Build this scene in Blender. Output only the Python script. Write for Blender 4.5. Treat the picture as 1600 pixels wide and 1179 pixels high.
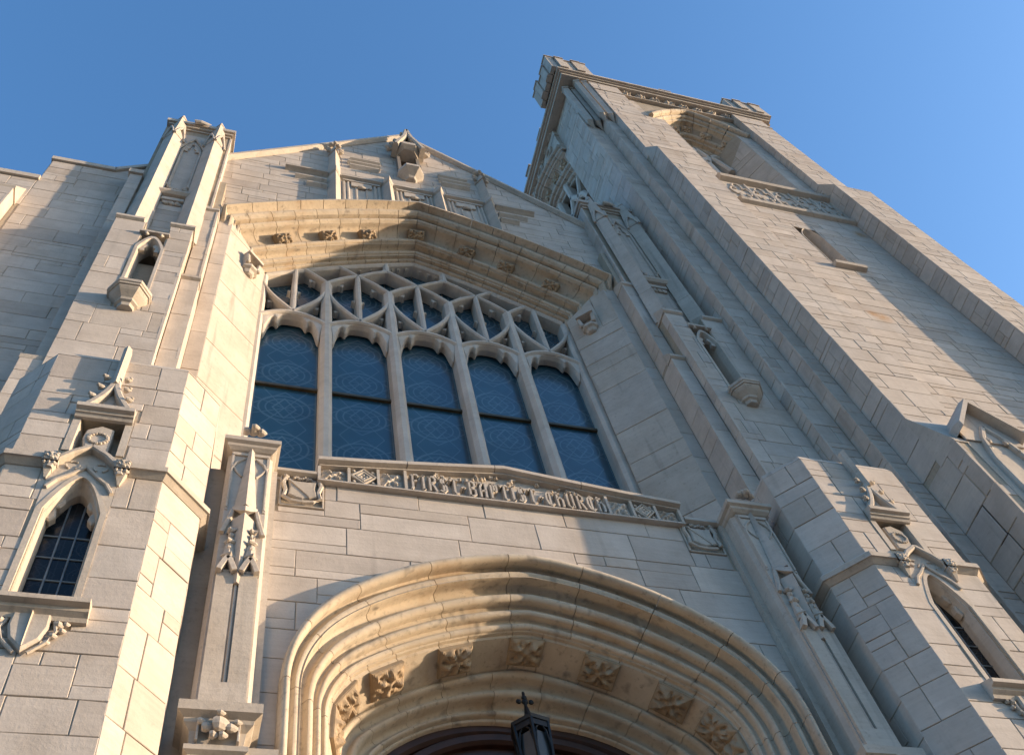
import bpy, math, random
from mathutils import Vector, Matrix
R = math.radians
random.seed(11)
for o in list(bpy.data.objects):
    bpy.data.objects.remove(o)
SC = bpy.context.scene
COL = SC.collection

# ------------------------------------------------------------------ camera
cam_d = bpy.data.cameras.new('camera')
cam = bpy.data.objects.new('camera', cam_d)
COL.objects.link(cam)
CAM_O = Vector((-2.70, -5.0, 1.6))
RT = Vector((0.95822529, -0.24461220, -0.14821998)).normalized()
UP = Vector((-0.14505124, -0.86225260, 0.48526343)).normalized()
FW = Vector((0.24650442, 0.44349220, 0.86171355)).normalized()
cam.matrix_world = Matrix(((RT.x, UP.x, -FW.x, CAM_O.x), (RT.y, UP.y, -FW.y, CAM_O.y),
                           (RT.z, UP.z, -FW.z, CAM_O.z), (0, 0, 0, 1)))
cam_d.sensor_fit = 'HORIZONTAL'
cam_d.sensor_width = 36.0
cam_d.lens = 36.65
cam_d.clip_end = 3000
SC.camera = cam

# ------------------------------------------------------------------ light
SUN_AZ, SUN_EL = 74.8, 10.0          # azimuth from the facade normal towards the tower, elevation
sv = Vector((math.sin(R(SUN_AZ)) * math.cos(R(SUN_EL)), -math.cos(R(SUN_AZ)) * math.cos(R(SUN_EL)), math.sin(R(SUN_EL))))
world = bpy.data.worlds.new('World')
SC.world = world
world.use_nodes = True
nt = world.node_tree
nt.nodes.clear()
sky = nt.nodes.new('ShaderNodeTexSky')
sky.sky_type = 'NISHITA'
sky.sun_disc = False
sky.sun_elevation = R(SUN_EL)
sky.sun_rotation = math.atan2(sv.x, sv.y)
sky.altitude = 100
sky.air_density = 1.5
sky.dust_density = 3.0
sky.ozone_density = 5.8
bg = nt.nodes.new('ShaderNodeBackground')
bg.inputs['Strength'].default_value = 0.15
wo = nt.nodes.new('ShaderNodeOutputWorld')
nt.links.new(sky.outputs[0], bg.inputs[0])
nt.links.new(bg.outputs[0], wo.inputs[0])
sun_d = bpy.data.lights.new('sun', 'SUN')
sun_d.energy = 2.75
sun_d.angle = R(0.53)
sun_d.color = (1.0, 0.73, 0.47)
sun = bpy.data.objects.new('sun', sun_d)
COL.objects.link(sun)
sun.rotation_euler = sv.to_track_quat('Z', 'Y').to_euler()
SC.view_settings.view_transform = 'Standard'
SC.view_settings.look = 'None'
SC.view_settings.exposure = 1.6
SC.view_settings.gamma = 1.0
SC.cycles.max_bounces = 5
SC.cycles.diffuse_bounces = 3
SC.cycles.glossy_bounces = 2

# ------------------------------------------------------------------ materials
def nodes(name):
    m = bpy.data.materials.new(name)
    m.use_nodes = True
    t = m.node_tree
    t.nodes.clear()
    out = t.nodes.new('ShaderNodeOutputMaterial')
    b = t.nodes.new('ShaderNodeBsdfPrincipled')
    t.links.new(b.outputs[0], out.inputs[0])
    return m, t, b

def N(t, typ, **kw):
    n = t.nodes.new(typ)
    for k, v in kw.items():
        if k.startswith('i_'):
            key = k[2:]
            n.inputs[int(key) if key.isdigit() else key].default_value = v
        else:
            setattr(n, k, v)
    return n

def mathn(t, op, a, b=None):
    n = t.nodes.new('ShaderNodeMath')
    n.operation = op
    for i, x in enumerate((a, b)):
        if x is None:
            continue
        if isinstance(x, (int, float)):
            n.inputs[i].default_value = x
        else:
            t.links.new(x, n.inputs[i])
    return n.outputs[0]

def mixc(t, fac, a, b, mode='MIX'):
    n = t.nodes.new('ShaderNodeMix')
    n.data_type = 'RGBA'
    n.blend_type = mode
    for s, x in ((n.inputs[0], fac), (n.inputs[6], a), (n.inputs[7], b)):
        if isinstance(x, (int, float)):
            s.default_value = x
        elif isinstance(x, tuple):
            s.default_value = (*x, 1)
        else:
            t.links.new(x, s)
    return n.outputs[2]

def ramp(t, fac, stops):
    n = t.nodes.new('ShaderNodeValToRGB')
    e = n.color_ramp.elements
    while len(e) < len(stops):
        e.new(0.5)
    for k, (p, c) in enumerate(stops):
        e[k].position = p
        e[k].color = (*c, 1)
    t.links.new(fac, n.inputs[0])
    return n.outputs[0]

def stone_mat(name, cols, stain=(.30, .20, .11), stain_amt=.28, dirt=.16, bump=.22, rough=.85, rust=()):
    m, t, b = nodes(name)
    info = N(t, 'ShaderNodeObjectInfo')
    geo = N(t, 'ShaderNodeNewGeometry')
    r = mathn(t, 'FRACT', mathn(t, 'ADD', info.outputs['Random'], geo.outputs['Random Per Island']))
    base = ramp(t, r, [(i / (len(cols) - 1), c) for i, c in enumerate(cols)])
    pos = geo.outputs['Position']
    off = N(t, 'ShaderNodeVectorMath', operation='SCALE')
    off.inputs[0].default_value = (37, 91, 53)
    t.links.new(r, off.inputs['Scale'])
    padd = N(t, 'ShaderNodeVectorMath', operation='ADD')
    t.links.new(pos, padd.inputs[0])
    t.links.new(off.outputs[0], padd.inputs[1])
    # blotches inside a block
    n1 = N(t, 'ShaderNodeTexNoise', i_Scale=2.6, i_Detail=4.0, i_Roughness=.6)
    t.links.new(padd.outputs[0], n1.inputs['Vector'])
    f1 = ramp(t, n1.outputs[0], [(.32, (.88, .87, .86)), (.70, (1.08, 1.08, 1.08))])
    c = mixc(t, 1.0, base, f1, 'MULTIPLY')
    # bedding streaks of the limestone
    mp = N(t, 'ShaderNodeMapping')
    mp.inputs['Scale'].default_value = (1.2, 1.2, 16)
    t.links.new(padd.outputs[0], mp.inputs[0])
    n2 = N(t, 'ShaderNodeTexNoise', i_Scale=2.2, i_Detail=2.0)
    t.links.new(mp.outputs[0], n2.inputs['Vector'])
    f2 = ramp(t, n2.outputs[0], [(.3, (.955, .95, .945)), (.7, (1.03, 1.03, 1.03))])
    c = mixc(t, 1.0, c, f2, 'MULTIPLY')
    # rusty rain staining with a shape of its own
    mp2 = N(t, 'ShaderNodeMapping')
    mp2.inputs['Scale'].default_value = (2.4, 2.4, .8)
    t.links.new(pos, mp2.inputs[0])
    n3 = N(t, 'ShaderNodeTexNoise', i_Scale=.9, i_Detail=4.0, i_Roughness=.65)
    t.links.new(mp2.outputs[0], n3.inputs['Vector'])
    f3 = ramp(t, n3.outputs[0], [(.52, (0, 0, 0)), (.78, (1, 1, 1))])
    c = mixc(t, mathn(t, 'MULTIPLY', f3, stain_amt), c, stain)
    # soot speckle
    n4 = N(t, 'ShaderNodeTexNoise', i_Scale=19.0, i_Detail=3.0, i_Roughness=.7)
    t.links.new(pos, n4.inputs['Vector'])
    f4 = ramp(t, n4.outputs[0], [(.56, (0, 0, 0)), (.74, (1, 1, 1))])
    c = mixc(t, mathn(t, 'MULTIPLY', f4, dirt), c, (.16, .135, .11))
    # thin black rain streaks
    mp3 = N(t, 'ShaderNodeMapping')
    mp3.inputs['Scale'].default_value = (9, 9, .55)
    t.links.new(pos, mp3.inputs[0])
    n7 = N(t, 'ShaderNodeTexNoise', i_Scale=1.0, i_Detail=2.0)
    t.links.new(mp3.outputs[0], n7.inputs['Vector'])
    f7 = ramp(t, n7.outputs[0], [(.60, (0, 0, 0)), (.80, (1, 1, 1))])
    c = mixc(t, mathn(t, 'MULTIPLY', f7, dirt * 1.6), c, (.17, .15, .13))
    for (ctr, rad) in rust:
        dd = N(t, 'ShaderNodeVectorMath', operation='DISTANCE')
        t.links.new(pos, dd.inputs[0])
        dd.inputs[1].default_value = ctr
        k = mathn(t, 'SUBTRACT', 1.0, mathn(t, 'MINIMUM', mathn(t, 'DIVIDE', dd.outputs['Value'], rad), 1.0))
        k = mathn(t, 'MULTIPLY', k, mathn(t, 'MULTIPLY', n4.outputs[0], 1.3))
        c = mixc(t, k, c, (.42, .20, .04))
    t.links.new(c, b.inputs['Base Color'])
    b.inputs['Roughness'].default_value = rough
    b.inputs['Specular IOR Level'].default_value = .25
    n5 = N(t, 'ShaderNodeTexNoise', i_Scale=45.0, i_Detail=2.0, i_Roughness=.7)
    t.links.new(pos, n5.inputs['Vector'])
    hsum = mathn(t, 'ADD', mathn(t, 'MULTIPLY', n5.outputs[0], .35), mathn(t, 'MULTIPLY', n4.outputs[0], .6))
    bp = N(t, 'ShaderNodeBump', i_Strength=bump, i_Distance=.02)
    t.links.new(hsum, bp.inputs['Height'])
    t.links.new(bp.outputs[0], b.inputs['Normal'])
    return m

ASHLAR = stone_mat('limestone_ashlar', [(.46, .405, .355), (.53, .475, .42), (.55, .485, .42), (.50, .455, .41), (.585, .525, .465), (.48, .42, .36)], rust=(((7.78, .55, 16.75), .26), ((9.72, .55, 21.6), .24), ((7.62, .55, 16.85), .15)))
CARVED = stone_mat('carved_limestone', [(.48, .43, .37), (.52, .465, .40), (.50, .455, .405)], stain_amt=.25, dirt=.32)
ARCHST = stone_mat('golden_arch_limestone', [(.53, .455, .355), (.56, .48, .375), (.50, .43, .34), (.54, .475, .385)], stain=(.36, .22, .11), stain_amt=.62, dirt=.5)  # stains and streaks, strengthened to put the arch's brown shade into the colour
BOSSST = stone_mat('weathered_shaded_boss_stone', [(.36, .28, .19), (.40, .31, .215), (.33, .26, .18)], stain=(.25, .15, .07), stain_amt=.5, dirt=.5)  # weathered brown, with the shade of the carving also put into the colour
TRACER = stone_mat('pale_tracery_limestone', [(.56, .525, .48), (.60, .555, .50), (.58, .525, .46)], stain=(.36, .24, .14), stain_amt=.3, dirt=.15)
MORTAR = stone_mat('mortar', [(.38, .325, .25), (.42, .36, .285)], dirt=.35, bump=.5)
DARKST = stone_mat('weathered_roof_and_niche_shade', [(.22, .20, .18), (.26, .23, .2)], dirt=.5)

def simple(name, col, rough=.6, metal=0.0, bumps=None):
    m, t, b = nodes(name)
    geo = N(t, 'ShaderNodeNewGeometry')
    n = N(t, 'ShaderNodeTexNoise', i_Scale=7.0, i_Detail=6.0)
    t.links.new(geo.outputs['Position'], n.inputs['Vector'])
    f = ramp(t, n.outputs[0], [(.3, tuple(x * .7 for x in col)), (.7, tuple(min(1, x * 1.25) for x in col))])
    t.links.new(f, b.inputs['Base Color'])
    b.inputs['Roughness'].default_value = rough
    b.inputs['Metallic'].default_value = metal
    if bumps:
        bp = N(t, 'ShaderNodeBump', i_Strength=bumps, i_Distance=.01)
        t.links.new(n.outputs[0], bp.inputs['Height'])
        t.links.new(bp.outputs[0], b.inputs['Normal'])
    return m

IRON = simple('black_iron', (.02, .02, .022), .5, .6, .3)
WOOD = simple('dark_oak', (.045, .018, .011), .45, 0, .3)
BRONZE = simple('bronze_saddle_bar', (.10, .075, .04), .5, .5)
LEAD = simple('grey_lead', (.20, .23, .25), .5, .3)
LAMPGL = simple('milky_lamp_glass', (.035, .034, .032), .35)
LOUVRE = simple('belfry_louvre', (.035, .033, .032), .8)
PAVE = simple('asphalt', (.12, .115, .108), .9, 0, .3)

def glass_mat(name, base, line, pitch, amt, x0=0.0, spec=.6):
    """coloured glass with a regular pattern of lead cames: rings, lozenges and stars in every light"""
    m, t, b = nodes(name)
    geo = N(t, 'ShaderNodeNewGeometry')
    sep = N(t, 'ShaderNodeSeparateXYZ')
    t.links.new(geo.outputs['Position'], sep.inputs[0])
    M = lambda op, a_, b_=None: mathn(t, op, a_, b_)
    xx = M('SUBTRACT', M('FRACT', M('DIVIDE', M('ADD', sep.outputs[0], 50 * pitch + x0), pitch)), .5)
    zz = M('SUBTRACT', M('FRACT', M('DIVIDE', sep.outputs[2], pitch * .92)), .5)
    ax, az = M('ABSOLUTE', xx), M('ABSOLUTE', zz)
    rr = M('SQRT', M('ADD', M('MULTIPLY', xx, xx), M('MULTIPLY', zz, zz)))
    def line_(d, w):
        return M('SUBTRACT', 1.0, M('MINIMUM', M('DIVIDE', M('ABSOLUTE', d), w), 1.0))
    ls = [line_(M('SUBTRACT', rr, .33), .018), line_(M('SUBTRACT', rr, .24), .014), line_(M('SUBTRACT', M('ADD', ax, az), .44), .018),
          line_(M('SUBTRACT', ax, .40), .014), line_(M('SUBTRACT', M('MULTIPLY', ax, 1.73), az), .02), line_(M('SUBTRACT', M('MULTIPLY', az, 1.73), ax), .02),
          line_(M('SUBTRACT', M('ADD', M('MULTIPLY', ax, .86), M('MULTIPLY', az, .5)), .13), .016)]
    lines = ls[0]
    for q in ls[1:]:
        lines = M('MAXIMUM', lines, q)
    nz = N(t, 'ShaderNodeTexNoise', i_Scale=1.7, i_Detail=3.0)
    t.links.new(geo.outputs['Position'], nz.inputs['Vector'])
    bb = mixc(t, nz.outputs[0], tuple(x * .45 for x in base), tuple(x * 1.6 for x in base))
    fade = M('MULTIPLY', lines, M('ADD', .25, M('MULTIPLY', nz.outputs[0], .9)))
    c = mixc(t, M('MULTIPLY', fade, amt), bb, line)
    t.links.new(c, b.inputs['Base Color'])
    b.inputs['Roughness'].default_value = .2
    b.inputs['IOR'].default_value = 1.55
    b.inputs['Specular IOR Level'].default_value = spec
    bp = N(t, 'ShaderNodeBump', i_Strength=.06, i_Distance=.02)
    t.links.new(M('ADD', M('MULTIPLY', nz.outputs[0], .6), M('MULTIPLY', lines, .2)), bp.inputs['Height'])
    t.links.new(bp.outputs[0], b.inputs['Normal'])
    return m

GLASS = glass_mat('leaded_blue_glass', (.020, .068, .102), (.17, .26, .31), 1.056, .7, .528)
DGLASS = glass_mat('dark_leaded_glass', (.010, .014, .018), (.07, .08, .09), .34, .5, 0.0, .22)

# ------------------------------------------------------------------ frames and mesh building
class F:
    """a local frame: (a, b, c) = along, up, out of the wall"""
    def __init__(s, o, u, v, n):
        s.o, s.u, s.v, s.n = Vector(o), Vector(u), Vector(v), Vector(n)
    def __call__(s, a, b, c=0.0):
        return s.o + s.u * a + s.v * b + s.n * c

def front(y, sx=1, x0=0.0, z0=0.0):
    return F((sx * x0, y, z0), (sx, 0, 0), (0, 0, 1), (0, -1, 0))

def left_face(x):          # a face looking towards -x ; a runs along +y
    return F((x, 0, 0), (0, 1, 0), (0, 0, 1), (-1, 0, 0))

class MB:
    def __init__(s):
        s.v, s.f = [], []
    def add(s, pts, faces):
        k = len(s.v)
        s.v += [Vector(p) for p in pts]
        s.f += [tuple(i + k for i in q) for q in faces]
        return s
    def box(s, f, a0, a1, b0, b1, c0, c1, ta=0.0, tb=0.0):
        p = [f(a0, b0, c0), f(a1, b0, c0), f(a1, b1, c0), f(a0, b1, c0),
             f(a0 + ta, b0 + tb, c1), f(a1 - ta, b0 + tb, c1), f(a1 - ta, b1 - tb, c1), f(a0 + ta, b1 - tb, c1)]
        return s.add(p, [(0, 3, 2, 1), (4, 5, 6, 7), (0, 1, 5, 4), (1, 2, 6, 5), (2, 3, 7, 6), (3, 0, 4, 7)])
    def rings(s, rings, cap=True, closed=False):
        n = len(rings[0])
        pts = [p for r in rings for p in r]
        fs = []
        m = len(rings)
        for i in range(m if closed else m - 1):
            j = (i + 1) % m
            for k in range(n):
                l = (k + 1) % n
                fs.append((i * n + k, i * n + l, j * n + l, j * n + k))
        if cap and not closed:
            fs.append(tuple(reversed(range(n))))
            fs.append(tuple((m - 1) * n + k for k in range(n)))
        return s.add(pts, fs)
    def prism(s, f, poly, c0, c1, bev=0.0):
        r0 = [f(a, b, c0) for a, b in poly]
        if bev:
            ins = inset(poly, bev)
            return s.rings([r0, [f(a, b, c1 - bev) for a, b in poly], [f(a, b, c1) for a, b in ins]])
        return s.rings([r0, [f(a, b, c1) for a, b in poly]])
    def plan(s, poly, z0, z1, top=None):
        """vertical prism from a plan polygon; top = optional other polygon at z1"""
        return s.rings([[Vector((x, y, z0)) for x, y in poly], [Vector((x, y, z1)) for x, y in (top or poly)]])
    def cone(s, base, apex):
        n = len(base)
        return s.add(list(base) + [apex], [(i, (i + 1) % n, n) for i in range(n)] + [tuple(reversed(range(n)))])
    def tube(s, pts, r, n=6, taper=None):
        rings = []
        for i, p in enumerate(pts):
            p = Vector(p)
            d = (Vector(pts[min(i + 1, len(pts) - 1)]) - Vector(pts[max(i - 1, 0)])).normalized()
            a = d.cross(Vector((0.31, 0.17, 0.93)))
            if a.length < .1:
                a = d.cross(Vector((1, 0, 0)))
            a.normalize()
            b = d.cross(a)
            rr = r if taper is None else r * taper[i]
            rings.append([p + (a * math.cos(t) + b * math.sin(t)) * rr for t in [2 * math.pi * k / n for k in range(n)]])
        return s.rings(rings)
    def blob(s, c, rx, ry, rz, lob=0, amp=.25, n=8, m=5, ph=0.0):
        c = Vector(c)
        rings = []
        for i in range(1, m):
            t = math.pi * i / m
            ring = []
            for k in range(n):
                q = 2 * math.pi * k / n
                g = 1 + amp * math.cos(lob * q + ph) if lob else 1
                ring.append(c + Vector((rx * g * math.sin(t) * math.cos(q), ry * g * math.sin(t) * math.sin(q), rz * math.cos(t))))
            rings.append(ring)
        k0 = len(s.v)
        s.rings(rings, cap=False)
        top = len(s.v)
        s.v += [c + Vector((0, 0, rz)), c - Vector((0, 0, rz))]
        for k in range(n):
            s.f.append((k0 + (k + 1) % n, k0 + k, top))
            b = k0 + (m - 2) * n
            s.f.append((b + k, b + (k + 1) % n, top + 1))
        return s
    def bar(s, f, pts, wf, wb, c1, c0, cm=None):
        """tracery bar along a polyline in the frame's plane: narrow face at c1, wide body down to c0"""
        if cm is None:
            cm = c1 - (wb - wf) * 1.2
        rings = []
        n = len(pts)
        for i, (a, b) in enumerate(pts):
            p0, p1 = pts[max(i - 1, 0)], pts[min(i + 1, n - 1)]
            d = Vector((p1[0] - p0[0], p1[1] - p0[1])).normalized()
            q = Vector((-d.y, d.x))
            def P(w, c):
                return f(a + q.x * w, b + q.y * w, c)
            rings.append([P(-wb, c0), P(-wb, cm), P(-wf, c1), P(wf, c1), P(wb, cm), P(wb, c0)])
        return s.rings(rings)
    def grid(s, f, w, h, fn, n=10, back=-.02):
        """relief: a displaced sheet with a skirt, fn(u,v in -1..1) -> out distance"""
        k = len(s.v)
        for j in range(n + 1):
            for i in range(n + 1):
                u, v = -1 + 2 * i / n, -1 + 2 * j / n
                s.v.append(f(u * w, v * h, fn(u, v)))
        idx = lambda i, j: k + j * (n + 1) + i
        for j in range(n):
            for i in range(n):
                s.f.append((idx(i, j), idx(i + 1, j), idx(i + 1, j + 1), idx(i, j + 1)))
        border = [(i, 0) for i in range(n)] + [(n, j) for j in range(n)] + [(n - i, n) for i in range(n)] + [(0, n - j) for j in range(n)]
        q = len(s.v)
        for (i, j) in border:
            s.v.append(f((-1 + 2 * i / n) * w, (-1 + 2 * j / n) * h, back))
        m = len(border)
        for t in range(m):
            a, b = border[t], border[(t + 1) % m]
            s.f.append((idx(*b), idx(*a), q + t, q + (t + 1) % m))
        return s

def inset(poly, d):
    n = len(poly)
    area = sum(poly[i][0] * poly[(i + 1) % n][1] - poly[(i + 1) % n][0] * poly[i][1] for i in range(n))
    sg = 1 if area > 0 else -1
    out = []
    for i in range(n):
        p0, p1, p2 = Vector(poly[i - 1]), Vector(poly[i]), Vector(poly[(i + 1) % n])
        d1, d2 = (p1 - p0), (p2 - p1)
        if d1.length < 1e-6 or d2.length < 1e-6:
            out.append(tuple(p1))
            continue
        d1.normalize(); d2.normalize()
        n1, n2 = Vector((-d1.y, d1.x)) * sg, Vector((-d2.y, d2.x)) * sg
        b = n1 + n2
        if b.length < .2:
            b = n1
        b.normalize()
        k = d / max(.35, b.dot(n1))
        out.append(tuple(p1 + b * k))
    return out

WLOC = {}
def obj(name, mb, mat, parent=None, smooth=False, label=None, kind=None):
    v = mb.v
    lo = Vector([min(p[i] for p in v) for i in range(3)])
    hi = Vector([max(p[i] for p in v) for i in range(3)])
    c = (lo + hi) / 2
    me = bpy.data.meshes.new(name)
    me.from_pydata([tuple(p - c) for p in v], [], mb.f)
    me.materials.append(mat)
    if smooth:
        me.polygons.foreach_set('use_smooth', [True] * len(me.polygons))
        try:
            me.set_sharp_from_angle(angle=R(40))
        except Exception:
            pass
    o = bpy.data.objects.new(name, me)
    COL.objects.link(o)
    o.location = c - (WLOC[parent.name] if parent else Vector((0, 0, 0)))
    WLOC[o.name] = c
    if parent:
        o.parent = parent
    if label:
        o['label'] = label
    if kind:
        o['kind'] = kind
    return o

def fix(o):
    import bmesh
    bm = bmesh.new()
    bm.from_mesh(o.data)
    bmesh.ops.recalc_face_normals(bm, faces=bm.faces)
    bm.to_mesh(o.data)
    bm.free()

def copy_to(o, parent, loc):
    c = o.copy()
    COL.objects.link(c)
    c.parent = parent
    c.location = Vector(loc) - WLOC[parent.name]
    WLOC[c.name] = Vector(loc)
    return c

def thing(name, label, cat, loc, group=None):
    o = bpy.data.objects.new(name, None)
    COL.objects.link(o)
    o.location = loc
    o['label'], o['category'] = label, cat
    if group:
        o['group'] = group
    WLOC[o.name] = Vector(loc)
    return o

FPX = 36.65 / 36 * 1600
def proj(p):
    d = p - CAM_O
    z = d.dot(FW)
    if z < .1:
        return None
    return 800 + FPX * d.dot(RT) / z, 589.5 - FPX * d.dot(UP) / z

# ------------------------------------------------------------------ ashlar walls, stone by stone
def ashlar_rects(w, h, hh, ww, rng, v0=0.0):
    out = []
    v = 0.0
    while v < h:
        ch = rng.uniform(*hh)
        if h - v - ch < hh[0] * .6:
            ch = h - v
        u = -rng.uniform(0, ww[1] * .6)
        while u < w:
            cw = rng.uniform(*ww)
            if u + cw < .13:
                cw = .13 - u + rng.uniform(0, ww[0] * .5)
            if 0 < w - u - cw < .15:
                cw = w - u
            q = rng.random()
            if q < .34 and ch > .30:
                k = rng.choice((.3, .36, .62, .68)) * ch
                out.append((u, u + cw, v, v + k))
                m = rng.uniform(.35, .65) * cw
                if rng.random() < .5 and u + m > .12 and w - u - m > .12:
                    out += [(u, u + m, v + k, v + ch), (u + m, u + cw, v + k, v + ch)]
                else:
                    out.append((u, u + cw, v + k, v + ch))
            else:
                out.append((u, u + cw, v, v + ch))
            u += cw
        v += ch
    return out

def clip_half(poly, a, b, c):
    """keep a*x+b*y <= c"""
    out = []
    n = len(poly)
    for i in range(n):
        p, q = poly[i], poly[(i + 1) % n]
        dp, dq = a * p[0] + b * p[1] - c, a * q[0] + b * q[1] - c
        if dp <= 0:
            out.append(p)
        if (dp < 0 < dq) or (dq < 0 < dp):
            t = dp / (dp - dq)
            out.append((p[0] + (q[0] - p[0]) * t, p[1] + (q[1] - p[1]) * t))
    return out

def sub_rect(r, hole):
    u0, u1, v0, v1 = r
    a0, a1, b0, b1 = hole
    if u1 <= a0 or u0 >= a1 or v1 <= b0 or v0 >= b1:
        return [r]
    out = []
    if u0 < a0: out.append((u0, a0, v0, v1))
    if u1 > a1: out.append((a1, u1, v0, v1))
    m0, m1 = max(u0, a0), min(u1, a1)
    if v0 < b0: out.append((m0, m1, v0, b0))
    if v1 > b1: out.append((m0, m1, b1, v1))
    return out

def stones(parent, f, a0, a1, b0, b1, hh=(.26, .46), ww=(.45, 1.0), joint=.007, depth=.035, holes=(), halves=(), cut=None,
           mat=None, seed=None, minpx=10.0, rough=.0025, only_far=False):
    """lay blocks on the frame's plane; every block big enough in the picture is an object"""
    rng = random.Random(seed if seed is not None else int((a0 * 13 + b0 * 7 + a1 * 3 + f.o.x * 17 + f.o.y * 29 + f.u.x * 5) * 1000))
    mat = mat or ASHLAR
    for r in ashlar_rects(a1 - a0, b1 - b0, hh, ww, rng):
        rs = [(max(a0, r[0] + a0), min(a1, r[1] + a0), r[2] + b0, min(b1, r[3] + b0))]
        for h in holes:
            rs = [q for z in rs for q in sub_rect(z, h)]
        for (u0, u1, v0, v1) in rs:
            g = joint / 2
            if u1 - u0 < .05 or v1 - v0 < .05:
                continue
            ea, eb = (0 if u0 <= a0 + 1e-4 else g), (0 if u1 >= a1 - 1e-4 else g)
            poly = [(u0 + ea, v0 + g), (u1 - eb, v0 + g), (u1 - eb, v1 - g), (u0 + ea, v1 - g)]
            for h in halves:
                poly = clip_half(poly, *h)
                if len(poly) < 3:
                    break
            if len(poly) < 3:
                continue
            if cut:
                poly = cut(poly)
                if not poly or len(poly) < 3:
                    continue
            ar = abs(sum(poly[i][0] * poly[(i + 1) % len(poly)][1] - poly[(i + 1) % len(poly)][0] * poly[i][1] for i in range(len(poly)))) / 2
            if ar < .004:
                continue
            jt = min(.0035, joint * .4)
            poly = [(a_ + rng.uniform(-jt, jt), b_ + rng.uniform(-jt, jt)) for a_, b_ in poly]
            face = rng.uniform(-rough, rough)
            bev = min(.0055, joint * .5)
            mb = MB().prism(f, poly, -depth, face, bev)
            tl = rng.uniform(-.0015, .0015)
            big, par = False, 0.0
            if not only_far:
                pts = [proj(f(a, b)) for a, b in poly]
                if all(pts):
                    xs, ys = [p[0] for p in pts], [p[1] for p in pts]
                    mx, my = sum(xs) / len(xs), sum(ys) / len(ys)
                    par = abs(sum(xs[i] * ys[(i + 1) % len(xs)] - xs[(i + 1) % len(xs)] * ys[i] for i in range(len(xs)))) / 2
                    if -10 < mx < 1610 and -10 < my < 1189 and par > minpx * minpx * 1.1:
                        big = True
            POOL.setdefault(root_of(parent).name, []).append((par if big else 0.0, parent, mb, mat))

POOL = {}
def root_of(o):
    while o.parent:
        o = o.parent
    return o

def lay_stones():
    """the 300 blocks of a thing that show largest are objects of their own, the rest one joined part"""
    for rn, lst in POOL.items():
        lst.sort(key=lambda q: -q[0])
        rest = {}
        for i, (a, parent, mb, mat) in enumerate(lst):
            if a > 0 and i < 300:
                obj('stone', mb, mat, parent)
            else:
                far = rest.setdefault(mat.name, MB())
                k = len(far.v)
                far.v += mb.v
                far.f += [tuple(j + k for j in q) for q in mb.f]
        for mn, far in rest.items():
            obj('small_stones', far, bpy.data.materials[mn], bpy.data.objects[rn], kind='stuff')

# ------------------------------------------------------------------ arches
def four_centred(a, h, r, th=50.0, n=14):
    """half curve from springing (a,0) to apex (0,h) as a function of s in 0..1"""
    c, s = math.cos(R(th)), math.sin(R(th))
    t = ((a - r) ** 2 + h * h - r * r) / (2 * ((a - r) * c - h * s + r))
    C = (a - r - t * c, -t * s)
    RR = r + t
    a_end = math.atan2(h - C[1], -C[0])
    L1, L2 = r * R(th), RR * (a_end - R(th))
    k = L1 / (L1 + L2)
    def fn(q):
        if q < k:
            g = R(th) * q / k
            return (a - r + r * math.cos(g), r * math.sin(g))
        g = R(th) + (a_end - R(th)) * (q - k) / (1 - k)
        return (C[0] + RR * math.cos(g), C[1] + RR * math.sin(g))
    return fn

def parab(a, z0, k1, k2):
    """drop arch: z = z0 - k1 x - k2 x^2, from x=a to the apex"""
    def fn(q):
        x = a * (1 - q)
        return (x, z0 - k1 * x - k2 * x * x)
    return fn

def full(fn, s):
    """s in -1..1 across the arch"""
    x, z = fn(1 - abs(s))
    return (math.copysign(x, s) if s else 0.0, z)

def lerp_curve(f0, f1, t):
    def fn(q):
        p, r = f0(q), f1(q)
        return (p[0] + (r[0] - p[0]) * t, p[1] + (r[1] - p[1]) * t)
    return fn

def ring_blocks(parent, f, fout, fin, prof, cuts, mat, name='voussoir', gap=.006, sub=5, z0=0.0):
    """blocks of an arch ring. prof: list of (t, c): t 0 at the outer curve, 1 at the inner, c out of the wall; closed by a back"""
    for i in range(len(cuts) - 1):
        s0, s1 = cuts[i] + gap, cuts[i + 1] - gap
        rings = []
        for k in range(sub + 1):
            s = s0 + (s1 - s0) * k / sub
            ring = []
            for (t, c) in prof:
                po, pi = full(fout, s), full(fin, s)
                ring.append(f(po[0] + (pi[0] - po[0]) * t, z0 + po[1] + (pi[1] - po[1]) * t, c))
            rings.append(ring)
        o = obj(name, MB().rings(rings), mat, parent, smooth=True)
        fix(o)

def rosette_fn(d, lob=4, ph=0.0, seed=0):
    rg = random.Random(seed)
    ph2, ph3 = rg.uniform(0, 6), rg.uniform(0, 6)
    def fn(u, v):
        r, q = math.hypot(u, v), math.atan2(v, u)
        e = max(abs(u), abs(v))
        pet = .55 + .45 * math.cos(lob * q + ph)
        h = d * (.35 + .65 * pet * math.exp(-((r - .62) / .38) ** 2))
        h += d * .35 * math.exp(-(r / .22) ** 2)
        h -= d * .55 * max(0, math.cos(lob * 2 * q + ph2)) * math.exp(-((r - .72) / .2) ** 2)
        h += d * .18 * math.sin(9 * u + ph2) * math.sin(8 * v + ph3)
        h = d * .10 + (h - d * .10) * (1 - max(0.0, e) ** 7)
        return h
    return fn

def boss_frame(p, tx, n):
    """frame centred at p whose u runs along tx and whose n points out"""
    tx, n = Vector(tx).normalized(), Vector(n).normalized()
    v = n.cross(tx)
    return F(p, tx, v, n)

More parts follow.
